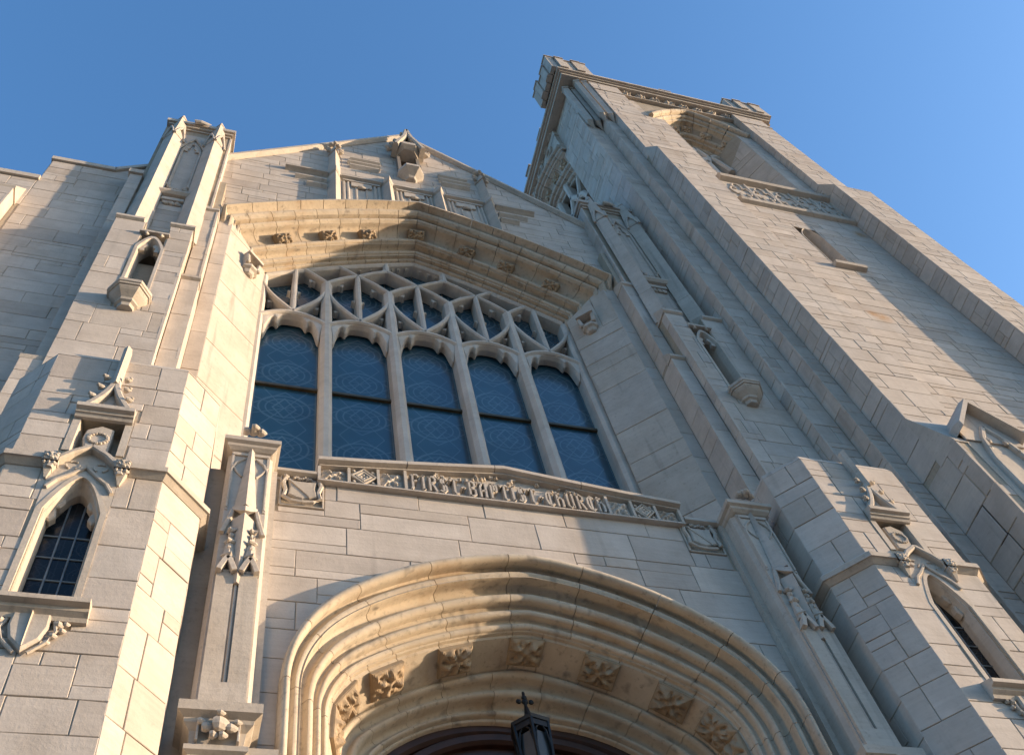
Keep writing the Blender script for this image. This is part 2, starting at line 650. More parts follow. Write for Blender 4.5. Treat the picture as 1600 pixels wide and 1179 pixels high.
def crocket(mb, p, r, sx=1):
    p = Vector(p)
    mb.blob(p, r, r * .9, r * .75, lob=3, amp=.22, n=9)
    mb.blob(p + Vector((sx * r * .7, -r * .3, r * .5)), r * .55, r * .55, r * .45, n=7)

def finial(mb, p, s):
    """cross shaped leafy knob"""
    p = Vector(p)
    for dx, dz, q in ((-.8, 0, .55), (.8, 0, .55), (0, .75, .42), (0, 0, .55)):
        mb.blob(p + Vector((dx * s, -.1 * s, dz * s)), q * s, q * s, q * s * .8, lob=3, amp=.2)
    mb.blob(p + Vector((0, -.7 * s, .05 * s)), .5 * s, .45 * s, .4 * s, lob=3, amp=.2)
    b = [p + Vector((.2 * s * math.cos(t), .2 * s * math.sin(t), .9 * s)) for t in [k * math.pi / 2 for k in range(4)]]
    mb.cone(b, p + Vector((0, 0, 1.7 * s)))

def wavy(p0, p1, scale, rolls, hollows, n=56):
    """moulded arch profile between (t, c) p0 and p1; scale = metres per unit of t. rolls/hollows: (centre, half width, height) along 0..1"""
    dt, dc = (p1[0] - p0[0]) * scale, p1[1] - p0[1]
    L = math.hypot(dt, dc)
    nx, nc = -dc / L, dt / L
    out = []
    for i in range(n + 1):
        u = i / n
        w = 0.0
        for (c, h, a) in rolls:
            q = (u - c) / h
            if abs(q) < 1:
                w = max(w, a * math.sqrt(1 - q * q))
        for (c, h, a) in hollows:
            q = (u - c) / h
            if abs(q) < 1:
                w -= a * math.sqrt(1 - q * q)
        out.append((p0[0] + (p1[0] - p0[0]) * u + w * nx / scale, p0[1] + dc * u + w * nc))
    return out

# ================================================================== THE SETTING
g = MB().add([(-900, -900, 0), (900, -900, 0), (900, 900, 0), (-900, 900, 0)], [(0, 1, 2, 3)])
o = obj('ground', g, PAVE)
o['kind'] = 'structure'

# ================================================================== STAIR TURRETS
def stair_turret(sx):
    side = 'right' if sx > 0 else 'left'
    lab = ('sunlit octagonal stone turret with narrow window, left of the entrance arch' if sx < 0 else
           'half shaded octagonal stone turret with narrow window, between entrance arch and bell tower')
    T = thing('stair_turret', lab, 'turret', (sx * 3.77, .5, 0), 'turrets flanking the entrance')
    fr = front(0, sx)
    XI, XO, D, B = 3.195, 4.335, .32, 1.0
    e = .008
    plan = [(XI + e, e), (XI - D + e, D + e), (XI - D + e, B), (XO + D - e, B), (XO + D - e, D + e), (XO - e, e)]
    P = lambda q: [(sx * x, y) for x, y in q]
    # core, with the window slot left open as a niche in front of it
    wx, hw = 3.765, .19
    core = MB()
    cplan_back = [(XI - D + e, .36), (XI - D + e, B), (XO + D - e, B), (XO + D - e, .36)]
    core.plan(P(cplan_back), 0, 10.44)
    core.plan(P([(XI + e, e), (XI - D + e, D + e), (XI - D + e, .355), (wx - hw, .355), (wx - hw, e)]), 0, 10.44)
    core.plan(P([(wx + hw, e), (wx + hw, .355), (XO + D - e, .355), (XO + D - e, D + e), (XO - e, e)]), 0, 10.44)
    core.plan(P([(wx - hw, e), (wx - hw, .355), (wx + hw, .355), (wx + hw, e)]), 0, 7.06)
    core.plan(P([(wx - hw, e), (wx - hw, .355), (wx + hw, .355), (wx + hw, e)]), 8.58, 8.93)
    core.plan(P([(wx - hw, e), (wx - hw, .355), (wx + hw, .355), (wx + hw, e)]), 9.42, 10.44)
    wall = obj('wall', core, MORTAR, T)
    fix(wall)
    top = MB().plan(P([(XI, 0), (XI - D, D), (XI - D, B), (XO + D, B), (XO + D, D), (XO, 0)]), 10.44, 10.53,
                    P([(XI + .02, .03), (XI - D + .03, D + .02), (XI - D + .03, B), (XO + D - .03, B), (XO + D - .03, D + .02), (XO - .02, .03)]))
    fix(obj('coping', top, CARVED, T))
    # stones
    zb = 0.0
    hol = [(wx - .24, wx + .24, 6.97, 8.62), (wx - .25, wx + .25, 8.5, 8.98), (wx - .235, wx + .235, 8.9, 9.56)]
    stones(wall, fr, XI, XO, 8.80, 10.44, (.26, .40), (.30, .62), holes=hol, seed=5 + sx)
    stones(wall, fr, XI, XO, 5.4, 8.66, (.26, .46), (.34, .72), holes=hol, seed=8 + sx)
    stones(wall, fr, XI, XO, 0, 5.4, (.3, .46), (.4, .8), seed=3, only_far=True)
    s2 = math.sqrt(.5)
    fi = F((sx * XI, 0, 0), (-sx * s2, s2, 0), (0, 0, 1), (-sx * s2, -s2, 0))
    fo = F((sx * XO, 0, 0), (sx * s2, s2, 0), (0, 0, 1), (sx * s2, -s2, 0))
    L = D / s2
    for k, ff in enumerate((fi, fo)):
        stones(wall, ff, 0, L, 8.80, 10.44, (.24, .42), (.22, .45), seed=21 + k + 5 * sx)
        stones(wall, ff, 0, L, 4.6, 8.66, (.26, .46), (.2, .46), seed=31 + k + 5 * sx)
        stones(wall, ff, 0, L, 0, 4.6, (.3, .46), (.2, .46), seed=4, only_far=True)
    fs = F((sx * (XI - D), D, 0), (0, 1, 0), (0, 0, 1), (-sx, 0, 0))
    stones(wall, fs, 0, B - D, 0, 10.44, (.3, .5), (.3, .6), seed=41 + sx)
    fs = F((sx * (XO + D), D, 0), (0, 1, 0), (0, 0, 1), (sx, 0, 0))
    stones(wall, fs, 0, B - D, 0, 10.44, (.3, .5), (.3, .6), seed=42 + sx)
    # string course: chamfered drip
    def belt(d0, d1, z0, z1):
        mb_ = MB()
        def half(d, w):
            if w:
                return [(wx - .25, -d), (XI - d * .4, -d), (XI - D - d, D - d * .4), (XI - D - d, B), (XI, B), (wx - .25, .3)]
            return [(XO + d * .4, -d), (wx + .25, -d), (wx + .25, .3), (XO, B), (XO + D + d, B), (XO + D + d, D - d * .4)]
        for w in (0, 1):
            mb_.plan(P(half(d0, w)), z0, z1, P(half(d1, w)))
        return mb_
    sc = belt(.008, .055, 8.655, 8.70)
    q = belt(.07, .07, 8.70, 8.76); k = len(sc.v); sc.v += q.v; sc.f += [tuple(i + k for i in z) for z in q.f]
    q = belt(.07, .004, 8.76, 8.83); k = len(sc.v); sc.v += q.v; sc.f += [tuple(i + k for i in z) for z in q.f]
    fix(obj('string_course', sc, CARVED, T))
    # ---- window
    fw = front(0, sx, wx, 0)
    fr_ = MB()
    sp, ap = 8.16, 8.56
    gl = MB().prism(fw, [(-.20, 7.1), (.20, 7.1), (.20, 8.3), (0, 8.6), (-.20, 8.3)], -.20, -.19)
    win = obj('window', gl, DGLASS, T)
    # jambs (splayed) and head as a moulded frame: outer .235 at the face, inner .165 at the glass
    def ogee(hw_, a_):
        pts = [(-hw_, 7.12), (-hw_, sp)]
        for k in range(1, 9):
            t = k / 8
            x = -hw_ * (1 - t)
            z = sp + (a_ - sp) * (1 - (1 - t) ** 1.7)
            pts.append((x, z))
        return pts + [(-x, z) for x, z in reversed(pts[:-1])]
    fo_, fi_, fj_ = ogee(.245, 8.64), ogee(.20, 8.585), ogee(.165, 8.52)
    rings = []
    for k in range(len(fo_)):
        o0, o1, o2 = fo_[k], fi_[k], fj_[k]
        rings.append([fw(*o0, -.03), fw(*o0, .006), fw(*o1, .006), fw(o1[0] * .97, o1[1] - .004, -.03), fw(o1[0] * .92, o1[1] - .012, -.035), fw(*o2, -.12), fw(*o2, -.195), fw(*o0, -.195)])
    fr_.rings(rings)
    fix(obj('frame', fr_, CARVED, win))
    half_o = fo_[1:len(fo_) // 2 + 1]
    for s_ in (-1, 1):
        poly = [(s_ * .252, 8.12), (s_ * .252, 8.66), (0, 8.70)] + [(s_ * abs(x_) * .96, z_ - .004) for x_, z_ in reversed(half_o)]
        fix(obj('spandrel', MB().prism(fw, poly, -.12, .001), CARVED, win))
    # cusps of the trefoil head
    cu = MB()
    for s_ in (-1, 1):
        poly = [(s_ * .20, 8.36), (s_ * .18, 8.16), (s_ * .145, 8.14), (s_ * .11, 8.19), (s_ * .12, 8.26), (s_ * .145, 8.295), (s_ * .105, 8.31), (s_ * .075, 8.36), (s_ * .085, 8.42), (s_ * .05, 8.50), (s_ * .12, 8.50)]
        cu.prism(fw, poly, -.15, -.085, .012)
    fix(obj('cusp', cu, CARVED, win))
    for x in (-.055, .055):
        obj('lead_bar', MB().tube([fw(x, 7.1, -.186), fw(x, 8.5, -.186)], .008), LEAD, win)
    for z in (7.36, 7.6, 7.84, 8.08):
        obj('lead_bar', MB().tube([fw(-.17, z, -.186), fw(.17, z, -.186)], .008), LEAD, win)
    # sill with moulded underside
    si = MB()
    prof = [(0, 6.98), (.03, 6.98), (.04, 7.01), (.075, 7.035), (.08, 7.06), (.125, 7.07), (.125, 7.11), (.0, 7.17)]
    si.rings([[fw(a, z, c) for c, z in prof] for a in (-.33, .33)])
    fix(obj('sill', si, CARVED, T))
    # shield under the sill with scrolled sides
    sh = MB()
    shp = [(-.115, 7.02), (.115, 7.02), (.12, 6.90), (.09, 6.79), (.0, 6.69), (-.09, 6.79), (-.12, 6.90)]
    sh.prism(fw, shp, 0, .05, .015)
    sh.rings([[fw(-.008, 7.02, .045), fw(.008, 7.02, .045), fw(0, 7.02, .07)], [fw(-.006, 6.72, .045), fw(.006, 6.72, .045), fw(0, 6.72, .06)]])
    shield = obj('shield', sh, CARVED, T)
    fix(shield)
    rib = MB()
    for s_ in (-1, 1):
        for (x, z, r) in ((.17, 6.95, .030), (.20, 6.90, .022), (.155, 6.85, .024), (.13, 6.79, .02), (.215, 6.96, .02)):
            rib.blob(fw(s_ * x, z, .02), r, r, r * .9, lob=3)
        rib.tube([fw(s_ * .14, 6.99, .015), fw(s_ * .165, 6.88, .03), fw(s_ * .13, 6.78, .03), fw(s_ * .04, 6.69, .02)], .013)
    obj('scroll', rib, CARVED, shield)
    # hood: low gable label with tracery field
    hd = MB()
    field = [(-.245, 8.50), (-.225, 8.74), (0, 8.93), (.225, 8.74), (.245, 8.50), (.13, 8.52), (0, 8.62), (-.13, 8.52)]
    hd.prism(fw, field, -.02, .004)
    hood = obj('window_hood', hd, CARVED, T)
    fix(hood)
    for s_ in (-1, 1):
        hb = MB().bar(fw, [(s_ * .255, 8.60), (s_ * .225, 8.72), (s_ * .13, 8.84), (0, 8.945)], .014, .026, .07, -.01)
        fix(obj('hood_mould', hb, CARVED, hood))
        hb = MB().bar(fw, [(s_ * .235, 8.40), (s_ * .18, 8.51), (s_ * .09, 8.60), (0, 8.71)], .009, .016, .026, -.01)
        fix(obj('hood_mould', hb, CARVED, hood))
        tr = MB()
        for k in range(3):
            a = R(90 + 120 * k)
            tr.tube([fw(s_ * .10 + .05 * math.cos(a + q), 8.72 + .05 * math.sin(a + q), .01) for q in (-.6, -.2, .2, .6)], .009, 5)
        obj('tracery', tr, CARVED, hood)
        bo = MB()
        ff = fw
        bf = F(fw(s_ * .262, 8.715, .02), fw.u, fw.v, fw.n)
        bo.box(bf, -.058, .058, -.05, .05, -.03, .06)
        bo.grid(F(bf(0, 0, .06), bf.u, bf.v, bf.n), .058, .05, rosette_fn(.028, 4, .8), 8)
        for q in (-.035, 0, .035):
            bo.blob(bf(q, -.065, .035), .02, .025, .022, lob=3)
        bo.rings([[bf(-.045, -.06, -.02), bf(.045, -.06, -.02), bf(.045, -.06, .05), bf(-.045, -.06, .05)],
                  [bf(-.008, -.20, -.02), bf(.008, -.20, -.02), bf(.008, -.20, .0), bf(-.008, -.20, .0)]])
        fix(obj('hood_boss', bo, CARVED, hood))
    # panel with wreath, ledge, crocketed ogee and shaft
    pn = MB().box(fw, -.19, .19, 8.92, 9.42, -.20, -.17)
    for s_ in (-1, 1):
        pn.rings([[fw(s_ * .235, z, .004), fw(s_ * .175, z, .004), fw(s_ * .15, z, -.17), fw(s_ * .235, z, -.17)] for z in (8.93, 9.42)])
    panel = obj('wreath_panel', pn, CARVED, T)
    fix(panel)
    sh = MB().prism(fw, [(-.10, 9.0), (.07, 8.96), (.12, 9.18), (.11, 9.30), (.0, 9.38), (-.10, 9.34)], -.18, -.02, .015)
    fix(obj('plaque', sh, CARVED, panel))
    wr = MB()
    for k in range(16):
        a = 2 * math.pi * k / 16
        wr.blob(fw(.072 * math.cos(a), 9.17 + .072 * math.sin(a), -.015), .02, .016, .016, n=6, m=4)
    obj('wreath', wr, CARVED, panel)
    lg = MB()
    prof = [(0, 9.40), (.03, 9.40), (.045, 9.43), (.06, 9.435), (.065, 9.46), (.10, 9.47), (.10, 9.52), (.0, 9.56)]
    lg.rings([[fw(a, z, c) for c, z in prof] for a in (-.23, .23)])
    fix(obj('ledge', lg, CARVED, T))
    og = MB()
    for s_ in (-1, 1):
        pts = []
        for k in range(9):
            t = k / 8
            pts.append((s_ * (.155 * (1 - t) ** 1.7 + .012), 9.55 + .43 * t))
        og.bar(fw, pts, .017, .030, .075, -.005)
    og.rings([[fw(-.036, z, 0), fw(-.036, z, .06), fw(0, z, .10), fw(.036, z, .06), fw(.036, z, 0)] for z in (9.93, 10.60)])
    og.box(fw, -.03, .03, 9.55, 9.92, -.01, .008)
    ogo = obj('crocketed_gablet', og, CARVED, T)
    fix(ogo)
    for s_ in (-1, 1):
        for (x, z) in ((.135, 9.70), (.095, 9.86), (.075, 10.03)):
            cm = MB()
            crocket(cm, fw(s_ * (x + .012), z, .06), .034, s_ * sx)
            obj('crocket', cm, CARVED, ogo)
    return T

tl = stair_turret(-1)
tr_ = stair_turret(1)

# ================================================================== ENTRANCE PORCH
PORCH = thing('entrance_porch', 'stone entrance porch with deep moulded door arch and carved FIRST BAPTIST CHURCH band', 'porch', (0, .9, 0))
YP = .685
fp = front(YP)
SPR = 7.2
hood_c = four_centred(2.14, 1.75, 1.4)
wallcut_c = four_centred(2.04, 1.66, 1.3)
band_o = four_centred(1.75, 1.17, .72, 55)
inner_o = four_centred(1.63, 1.02, .48, 52)
inner_i = four_centred(1.32, .64, .32, 45)
def arch_z(fn, x):
    x = abs(x)
    lo, hi = 0.0, 1.0
    for _ in range(30):
        m = (lo + hi) / 2
        if fn(m)[0] > x:
            lo = m
        else:
            hi = m
    return fn(lo)[1]
# backing wall around the door arch
wb = MB()
xs = [-2.72 + 5.44 * i / 60 for i in range(61)]
for i in range(60):
    x0, x1 = xs[i], xs[i + 1]
    top = lambda x: 10.0 - .0
    def bot(x):
        return 0.0 if abs(x) >= 2.03 else SPR + arch_z(wallcut_c, x)
    xm = (x0 + x1) / 2
    if abs(xm) > 2.03:
        b0 = b1 = 0.0
    else:
        b0, b1 = (SPR if abs(x0) > 2.03 else bot(x0)), (SPR if abs(x1) > 2.03 else bot(x1))
    pts = [fp(x0, b0, -.009), fp(x1, b1, -.009), fp(x1, 9.93, -.009), fp(x0, 9.93, -.009),
           fp(x0, b0, -.4), fp(x1, b1, -.4), fp(x1, 9.93, -.4), fp(x0, 9.93, -.4)]
    wb.add(pts, [(0, 1, 2, 3), (5, 4, 7, 6), (0, 4, 5, 1), (3, 2, 6, 7)])
pwall = obj('wall', wb, MORTAR, PORCH)
def cut_arch(fn, z0, grow=0.0):
    samp = [full(fn, -1 + 2 * i / 80) for i in range(81)]
    a = fn(0)[0]
    def cut(poly):
        n = len(poly)
        cx, cz = sum(p[0] for p in poly) / n, sum(p[1] for p in poly) / n
        def inside(x, z):
            return abs(x) < a and z < z0 + arch_z(fn, x)
        if all(inside(*p) for p in poly):
            return None
        if not any(inside(*p) for p in poly) and not inside(cx, cz):
            # the crown may still poke into a long stone
            if not any(min(p[0] for p in poly) < sx_ < max(p[0] for p in poly) and min(p[1] for p in poly) < z0 + sz_ < max(p[1] for p in poly) for sx_, sz_ in samp):
                return poly
        if cz < z0:
            s = 1 if cx > 0 else -1
            return clip_half(poly, -s, 0, -a)
        best = min(range(1, 80), key=lambda i: (samp[i][0] - cx) ** 2 + (samp[i][1] + z0 - cz) ** 2)
        p, q = Vector(samp[best - 1]), Vector(samp[best + 1])
        d = (q - p).normalized()
        nn = Vector((-d.y, d.x))
        if nn.y < 0:
            nn = -nn
        m = Vector(samp[best]) + Vector((0, z0))
        return clip_half(poly, -nn.x, -nn.y, -(m.dot(nn)))
    return cut
stones(pwall, fp, -2.27, 2.27, 0, SPR, (.32, .5), (.3, .6), cut=cut_arch(wallcut_c, SPR), seed=61, only_far=True)
stones(pwall, fp, -2.27, 2.27, SPR, 9.87, (.30, .40), (.55, 1.15), holes=[(-2.24, -1.82, 9.46, 9.97), (1.82, 2.24, 9.46, 9.97)], cut=cut_arch(wallcut_c, SPR), seed=64)
stones(pwall, fp, -2.27, -1.90, 9.87, 9.93, (.06, .07), (.3, .5), seed=65)
stones(pwall, fp, 1.90, 2.27, 9.87, 9.93, (.06, .07), (.3, .5), seed=66)
for s_ in (-1, 1):
    for (a0, a1) in ((2.27, 2.36), (2.70, 2.88)):
        o = MB().box(F((0, .62, 0), (s_, 0, 0), (0, 0, 1), (0, -1, 0)), a0, a1, 0, 9.9, -.2, .0 if a0 < 2.5 else -.05)
        fix(obj('reveal', o, CARVED, PORCH))
# copings
cp = MB()
for s_ in (-1, 1):
    fx = front(YP, s_)
    cp.rings([[fx(a, 9.93, .02), fx(a, 9.95, .06), fx(a, 9.99, .06), fx(a, 10.03, -.05), fx(a, 10.03, -.4), fx(a, 9.93, -.4)] for a in (1.905, 2.30)])
fix(obj('side_coping', cp, CARVED, PORCH))
cp = MB()
top_z = lambda x: 10.20 + .25 * (1 - (abs(x) / 1.90)) ** 1.15
xs = [-1.90, -1.4, -1.0, -.6, -.3, -.1, 0, .1, .3, .6, 1.0, 1.4, 1.90]
secs = [-1.90, -1.02, -.10, .82, 1.90]
for i in range(4):
    xx = sorted({secs[i] + .004, secs[i + 1] - .004} | {x for x in xs if secs[i] + .02 < x < secs[i + 1] - .02})
    c = MB().rings([[fp(x, top_z(x) - .075, .055), fp(x, top_z(x) - .06, .11), fp(x, top_z(x) - .01, .11), fp(x, top_z(x) + .02, .04), fp(x, top_z(x) + .02, -.42), fp(x, top_z(x) - .075, -.42)] for x in xx])
    fix(obj('coping_stone', c, CARVED, PORCH))
# inscription band
bk = MB()
xx = [-1.88 + 3.76 * i / 24 for i in range(25)]
bk.rings([[fp(x, 9.86, .004), fp(x, top_z(x) - .07, .004), fp(x, top_z(x) - .07, -.40), fp(x, 9.86, -.40)] for x in xx])
band = obj('inscription_band', bk, CARVED, PORCH)
fix(band)
bm = MB()
bm.rings([[fp(x, 9.862, .0), fp(x, 9.862, .062), fp(x, 9.882, .062), fp(x, 9.887, .0)] for x in (-1.89, 1.89)])
bm.rings([[fp(x, top_z(x) - .100, .0), fp(x, top_z(x) - .095, .062), fp(x, top_z(x) - .078, .062), fp(x, top_z(x) - .074, .0)] for x in xx])
for x in (-1.88, -1.595, -1.31, -1.04, 1.07, 1.34, 1.60, 1.87):
    bm.box(fp, x - .014, x + .014, 9.888, top_z(x) - .104, .0, .060)
fix(obj('band_border', bm, CARVED, band))
def flower(c0, c1, k):
    cx = (c0 + c1) / 2
    hw = (c1 - c0) / 2 - .025
    zc = (9.888 + top_z(cx) - .104) / 2
    hh = (top_z(cx) - .104 - 9.888) / 2 - .012
    if k == 'lozenge':
        m = MB()
        for w in (1.0, .62):
            pts = [(cx - hw * w, zc), (cx, zc + hh * w), (cx + hw * w, zc), (cx, zc - hh * w), (cx - hw * w, zc)]
            m.bar(fp, pts, .008, .015, .058, .0)
        for a in range(4):
            m.blob(fp(cx + hw * .25 * math.cos(a * 1.571), zc + hh * .25 * math.sin(a * 1.571), .04), .022, .015, .022)
        for sx_ in (-1, 1):
            for sz_ in (-1, 1):
                m.blob(fp(cx + sx_ * hw * .78, zc + sz_ * hh * .75, .04), .02, .014, .02, lob=3)
        obj('lozenge_panel', m, CARVED, band)
    else:
        m = MB().grid(F(fp(cx, zc, .004), fp.u, fp.v, fp.n), hw, hh, rosette_fn(.055, 4, 3.14159), 14, -.003)
        obj('leaf_panel', m, CARVED, band, smooth=False)
for sgn in (-1, 1):
    e = [(-1.88, -1.595), (-1.595, -1.31), (-1.31, -1.04)] if sgn < 0 else [(1.07, 1.34), (1.34, 1.60), (1.60, 1.87)]
    for (a, b), k in zip(e, ('leaf', 'lozenge', 'leaf')):
        flower(a, b, k)
GL = {
 'F': [[(.05, .93), (.3, 1), (.3, .12), (.15, 0)], [(.3, .97), (.75, 1), (.98, .88)], [(.3, .55), (.8, .58)]],
 'I': [[(.5, 1), (.5, 0)], [(.28, .92), (.5, 1), (.72, .94)], [(.28, .06), (.5, 0), (.72, .08)]],
 'R': [[(.22, 1), (.22, 0)], [(.05, .93), (.45, 1), (.82, .86), (.8, .66), (.28, .5)], [(.42, .52), (.7, .3), (.95, 0)]],
 'S': [[(.92, .86), (.6, 1), (.25, .86), (.22, .66), (.78, .42), (.82, .18), (.5, 0), (.08, .12)], [(.5, .98), (.5, .02)]],
 'T': [[(.02, .86), (.3, 1), (.98, .94)], [(.52, .98), (.5, .15), (.65, 0), (.9, .08)]],
 'B': [[(.22, 1), (.22, 0)], [(.05, .95), (.5, 1), (.8, .85), (.75, .62), (.25, .53)], [(.3, .53), (.85, .42), (.85, .12), (.5, 0), (.1, .05)]],
 'A': [[(.2, 0), (.2, .72), (.5, 1), (.82, .9), (.82, 0)], [(.2, .42), (.82, .46)], [(.05, .98), (.5, 1)]],
 'P': [[(.22, 1), (.22, 0)], [(.05, .93), (.5, 1), (.88, .84), (.85, .55), (.25, .42)], [(.55, .98), (.55, .45)]],
 'C': [[(.9, .84), (.6, 1), (.2, .8), (.12, .42), (.3, .08), (.65, 0), (.95, .14)], [(.58, .98), (.52, .06)]],
 'H': [[(.2, 1), (.2, 0)], [(.2, .52), (.55, .64), (.82, .48), (.82, .1), (.7, 0)], [(.02, .86), (.6, .9)]],
 'U': [[(.2, 1), (.2, .15), (.45, 0), (.82, .14)], [(.82, 1), (.82, 0)], [(.05, .93), (.2, 1)]],
 '-': [[(.15, .46), (.5, .54), (.85, .46)]]}
text = 'FIRST-BAPTIST-CHURCH'
px0, px1 = -1.01, 1.045
wd = {'I': .62, '-': .62}
tot = sum(wd.get(c, 1) for c in text)
x = px0
for ch in text:
    w = (px1 - px0) * wd.get(ch, 1) / tot
    m = MB()
    for st in GL[ch]:
        m.bar(fp, [(x + w * (.10 + .80 * a), 9.898 + .245 * b) for a, b in st], .010, .0125, .066, .0, .058)
    o = obj('letter', m, CARVED, band, label='carved letter %s' % ch if ch != '-' else 'carved hyphen')
    fix(o)
    x += w
fol = MB()
rg = random.Random(4)
for i in range(46):
    xx_ = rg.uniform(-.80, .85)
    zt = top_z(xx_) - .11
    if zt < 10.16:
        continue
    fol.blob(fp(xx_, rg.uniform(10.16, zt), .02), rg.uniform(.016, .03), .03, rg.uniform(.012, .022), lob=3, ph=rg.uniform(0, 6))
obj('carved_foliage', fol, CARVED, band)
# shields with scrolls
for s_ in (-1, 1):
    fx = front(YP, s_, 2.03)
    fx.o.x = s_ * 2.03
    fx = F((s_ * 2.03, YP, 9.715), (1, 0, 0), (0, 0, 1), (0, -1, 0))
    m = MB().box(fx, -.205, .205, -.245, .245, -.05, -.02)
    m.bar(fx, [(-.195, -.235), (.195, -.235), (.195, .235), (-.195, .235), (-.195, -.235)], .008, .012, .012, -.03)
    sp_ = obj('shield_panel', m, CARVED, PORCH)
    fix(sp_)
    sh = MB().prism(fx, [(-.135, .155), (-.06, .13), (.06, .13), (.135, .155), (.12, .03), (.14, -.10), (.06, -.13), (0, -.15), (-.06, -.13), (-.13, -.09), (-.115, .03)], -.02, .03, .012)
    sh.bar(fx, [(-.125, .135), (.06, -.10), (.075, -.13)], .007, .010, .040, .02)
    fix(obj('shield', sh, CARVED, sp_))
    sc = MB()
    for q in (-1, 1):
        sc.tube([fx(q * .155, .17, .015), fx(q * .175, .08, .02), fx(q * .15, -.02, .01), fx(q * .17, -.13, .025), fx(q * .10, -.19, .03), fx(0, -.205, .03)], .022, 6)
        sc.blob(fx(q * .155, .19, .02), .03, .025, .025, lob=3)
    for k in range(7):
        sc.blob(fx(-.075 + .025 * k, .185 + .01 * math.sin(k * 2), .015), .02, .02, .018, lob=3, ph=k)
    obj('scroll', sc, CARVED, sp_)
# ---- door arch: outer order in big blocks, hood with it
ARCH = obj('door_arch', MB().rings([[fp(*[(lambda p: (p[0], SPR + p[1]))(full(lerp_curve(hood_c, inner_i, t), s))][0], c) for t, c in ((.12, -.06), (.5, -.35), (.5, -.60), (.12, -.60))] for s in [-1 + 2 * i / 40 for i in range(41)]]), MORTAR, PORCH)
fix(ARCH)
PR1 = [(0, -.02), (0, .10)] + wavy((0, .12), (1.0, -.22), .58, [(.07, .085, .085), (.30, .085, .06), (.335, .03, .075), (.60, .075, .05), (.80, .055, .035), (.965, .045, .02)], [(.19, .055, .03), (.46, .075, .05), (.70, .05, .025), (.885, .04, .02)], 60) + [(1.0, -.40), (.3, -.40)]
PR2 = [(-.10, -.225), (.02, -.225), (.10, -.235), (.12, -.265), (.25, -.275), (.85, -.525), (.87, -.565), (1.0, -.575), (1.0, -.62), (-.6, -.62), (-.6, -.42)]
PR3 = wavy((-.02, -.57), (1.0, -.84), .42, [(.08, .09, .04), (.45, .10, .05), (.82, .07, .035), (.96, .05, .02)], [(.26, .10, .035), (.66, .09, .035)], 44) + [(1.0, -1.10), (.35, -1.10), (-.02, -.70)]
cuts = [-1, -.79, -.58, -.33, -.07, .17, .42, .66, .84, 1]
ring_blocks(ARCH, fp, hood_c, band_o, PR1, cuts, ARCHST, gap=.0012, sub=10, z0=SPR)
BS = []
for xb in (1.60, 1.26, .66, 0, -.66, -1.26, -1.60):
    lo, hi = 0.0, 1.0
    for _ in range(30):
        mm = (lo + hi) / 2
        if lerp_curve(band_o, inner_o, .45)(mm)[0] > abs(xb):
            lo = mm
        else:
            hi = mm
    BS.append(math.copysign(1 - lo, -xb) if xb else 0.0)
BS = [-.985] + BS + [.985]
cuts2 = sorted({q + d for q in BS[1:-1] for d in (-.063, .063)} | {-1, 1})
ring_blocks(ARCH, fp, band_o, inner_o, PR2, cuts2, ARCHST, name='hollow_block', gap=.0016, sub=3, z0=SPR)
cuts3 = [-1, -.80, -.60, -.38, -.14, .10, .33, .55, .76, 1]
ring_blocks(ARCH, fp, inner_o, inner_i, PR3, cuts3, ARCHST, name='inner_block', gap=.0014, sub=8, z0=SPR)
# carved leaf bosses in the hollow
for k, s in enumerate(BS):
    cm = lerp_curve(band_o, inner_o, .52)
    p, p1, p2 = full(cm, s), full(cm, max(-1, s - .02)), full(cm, min(1, s + .02))
    d = Vector((p2[0] - p1[0], 0, p2[1] - p1[1])).normalized()
    inn = Vector((d.z, 0, -d.x))
    if inn.z > 0 and abs(s) < .9:
        inn = -inn
    if abs(s) >= .9:
        inn = Vector((-math.copysign(1, s), 0, 0)) + Vector((0, 0, -.1))
    nn = (inn * .96 + Vector((0, -.27, 0))).normalized()
    ctr = fp(p[0], SPR + p[1], -.40) + nn * .012
    bf = boss_frame(ctr, d, nn)
    m = MB().box(bf, -.16, .16, -.130, .130, -.14, .022)
    m.grid(F(bf(0, 0, .022), bf.u, bf.v, bf.n), .155, .125, rosette_fn(.07, 4 + (k % 2), .6 * k, k), 20, -.02)
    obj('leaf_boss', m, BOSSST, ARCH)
# jambs below the springing
for s_ in (-1, 1):
    fx = front(YP, s_)
    for nm, pr, fo__, fi__ in (('jamb', PR1, hood_c, band_o), ('jamb_hollow', PR2, band_o, inner_o), ('inner_jamb', PR3, inner_o, inner_i)):
        x0_, x1_ = fo__(0)[0], fi__(0)[0]
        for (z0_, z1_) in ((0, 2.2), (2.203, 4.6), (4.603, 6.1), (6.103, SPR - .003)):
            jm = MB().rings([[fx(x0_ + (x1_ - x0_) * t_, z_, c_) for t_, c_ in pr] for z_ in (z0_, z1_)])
            fix(obj(nm, jm, ARCHST, PORCH, smooth=True))
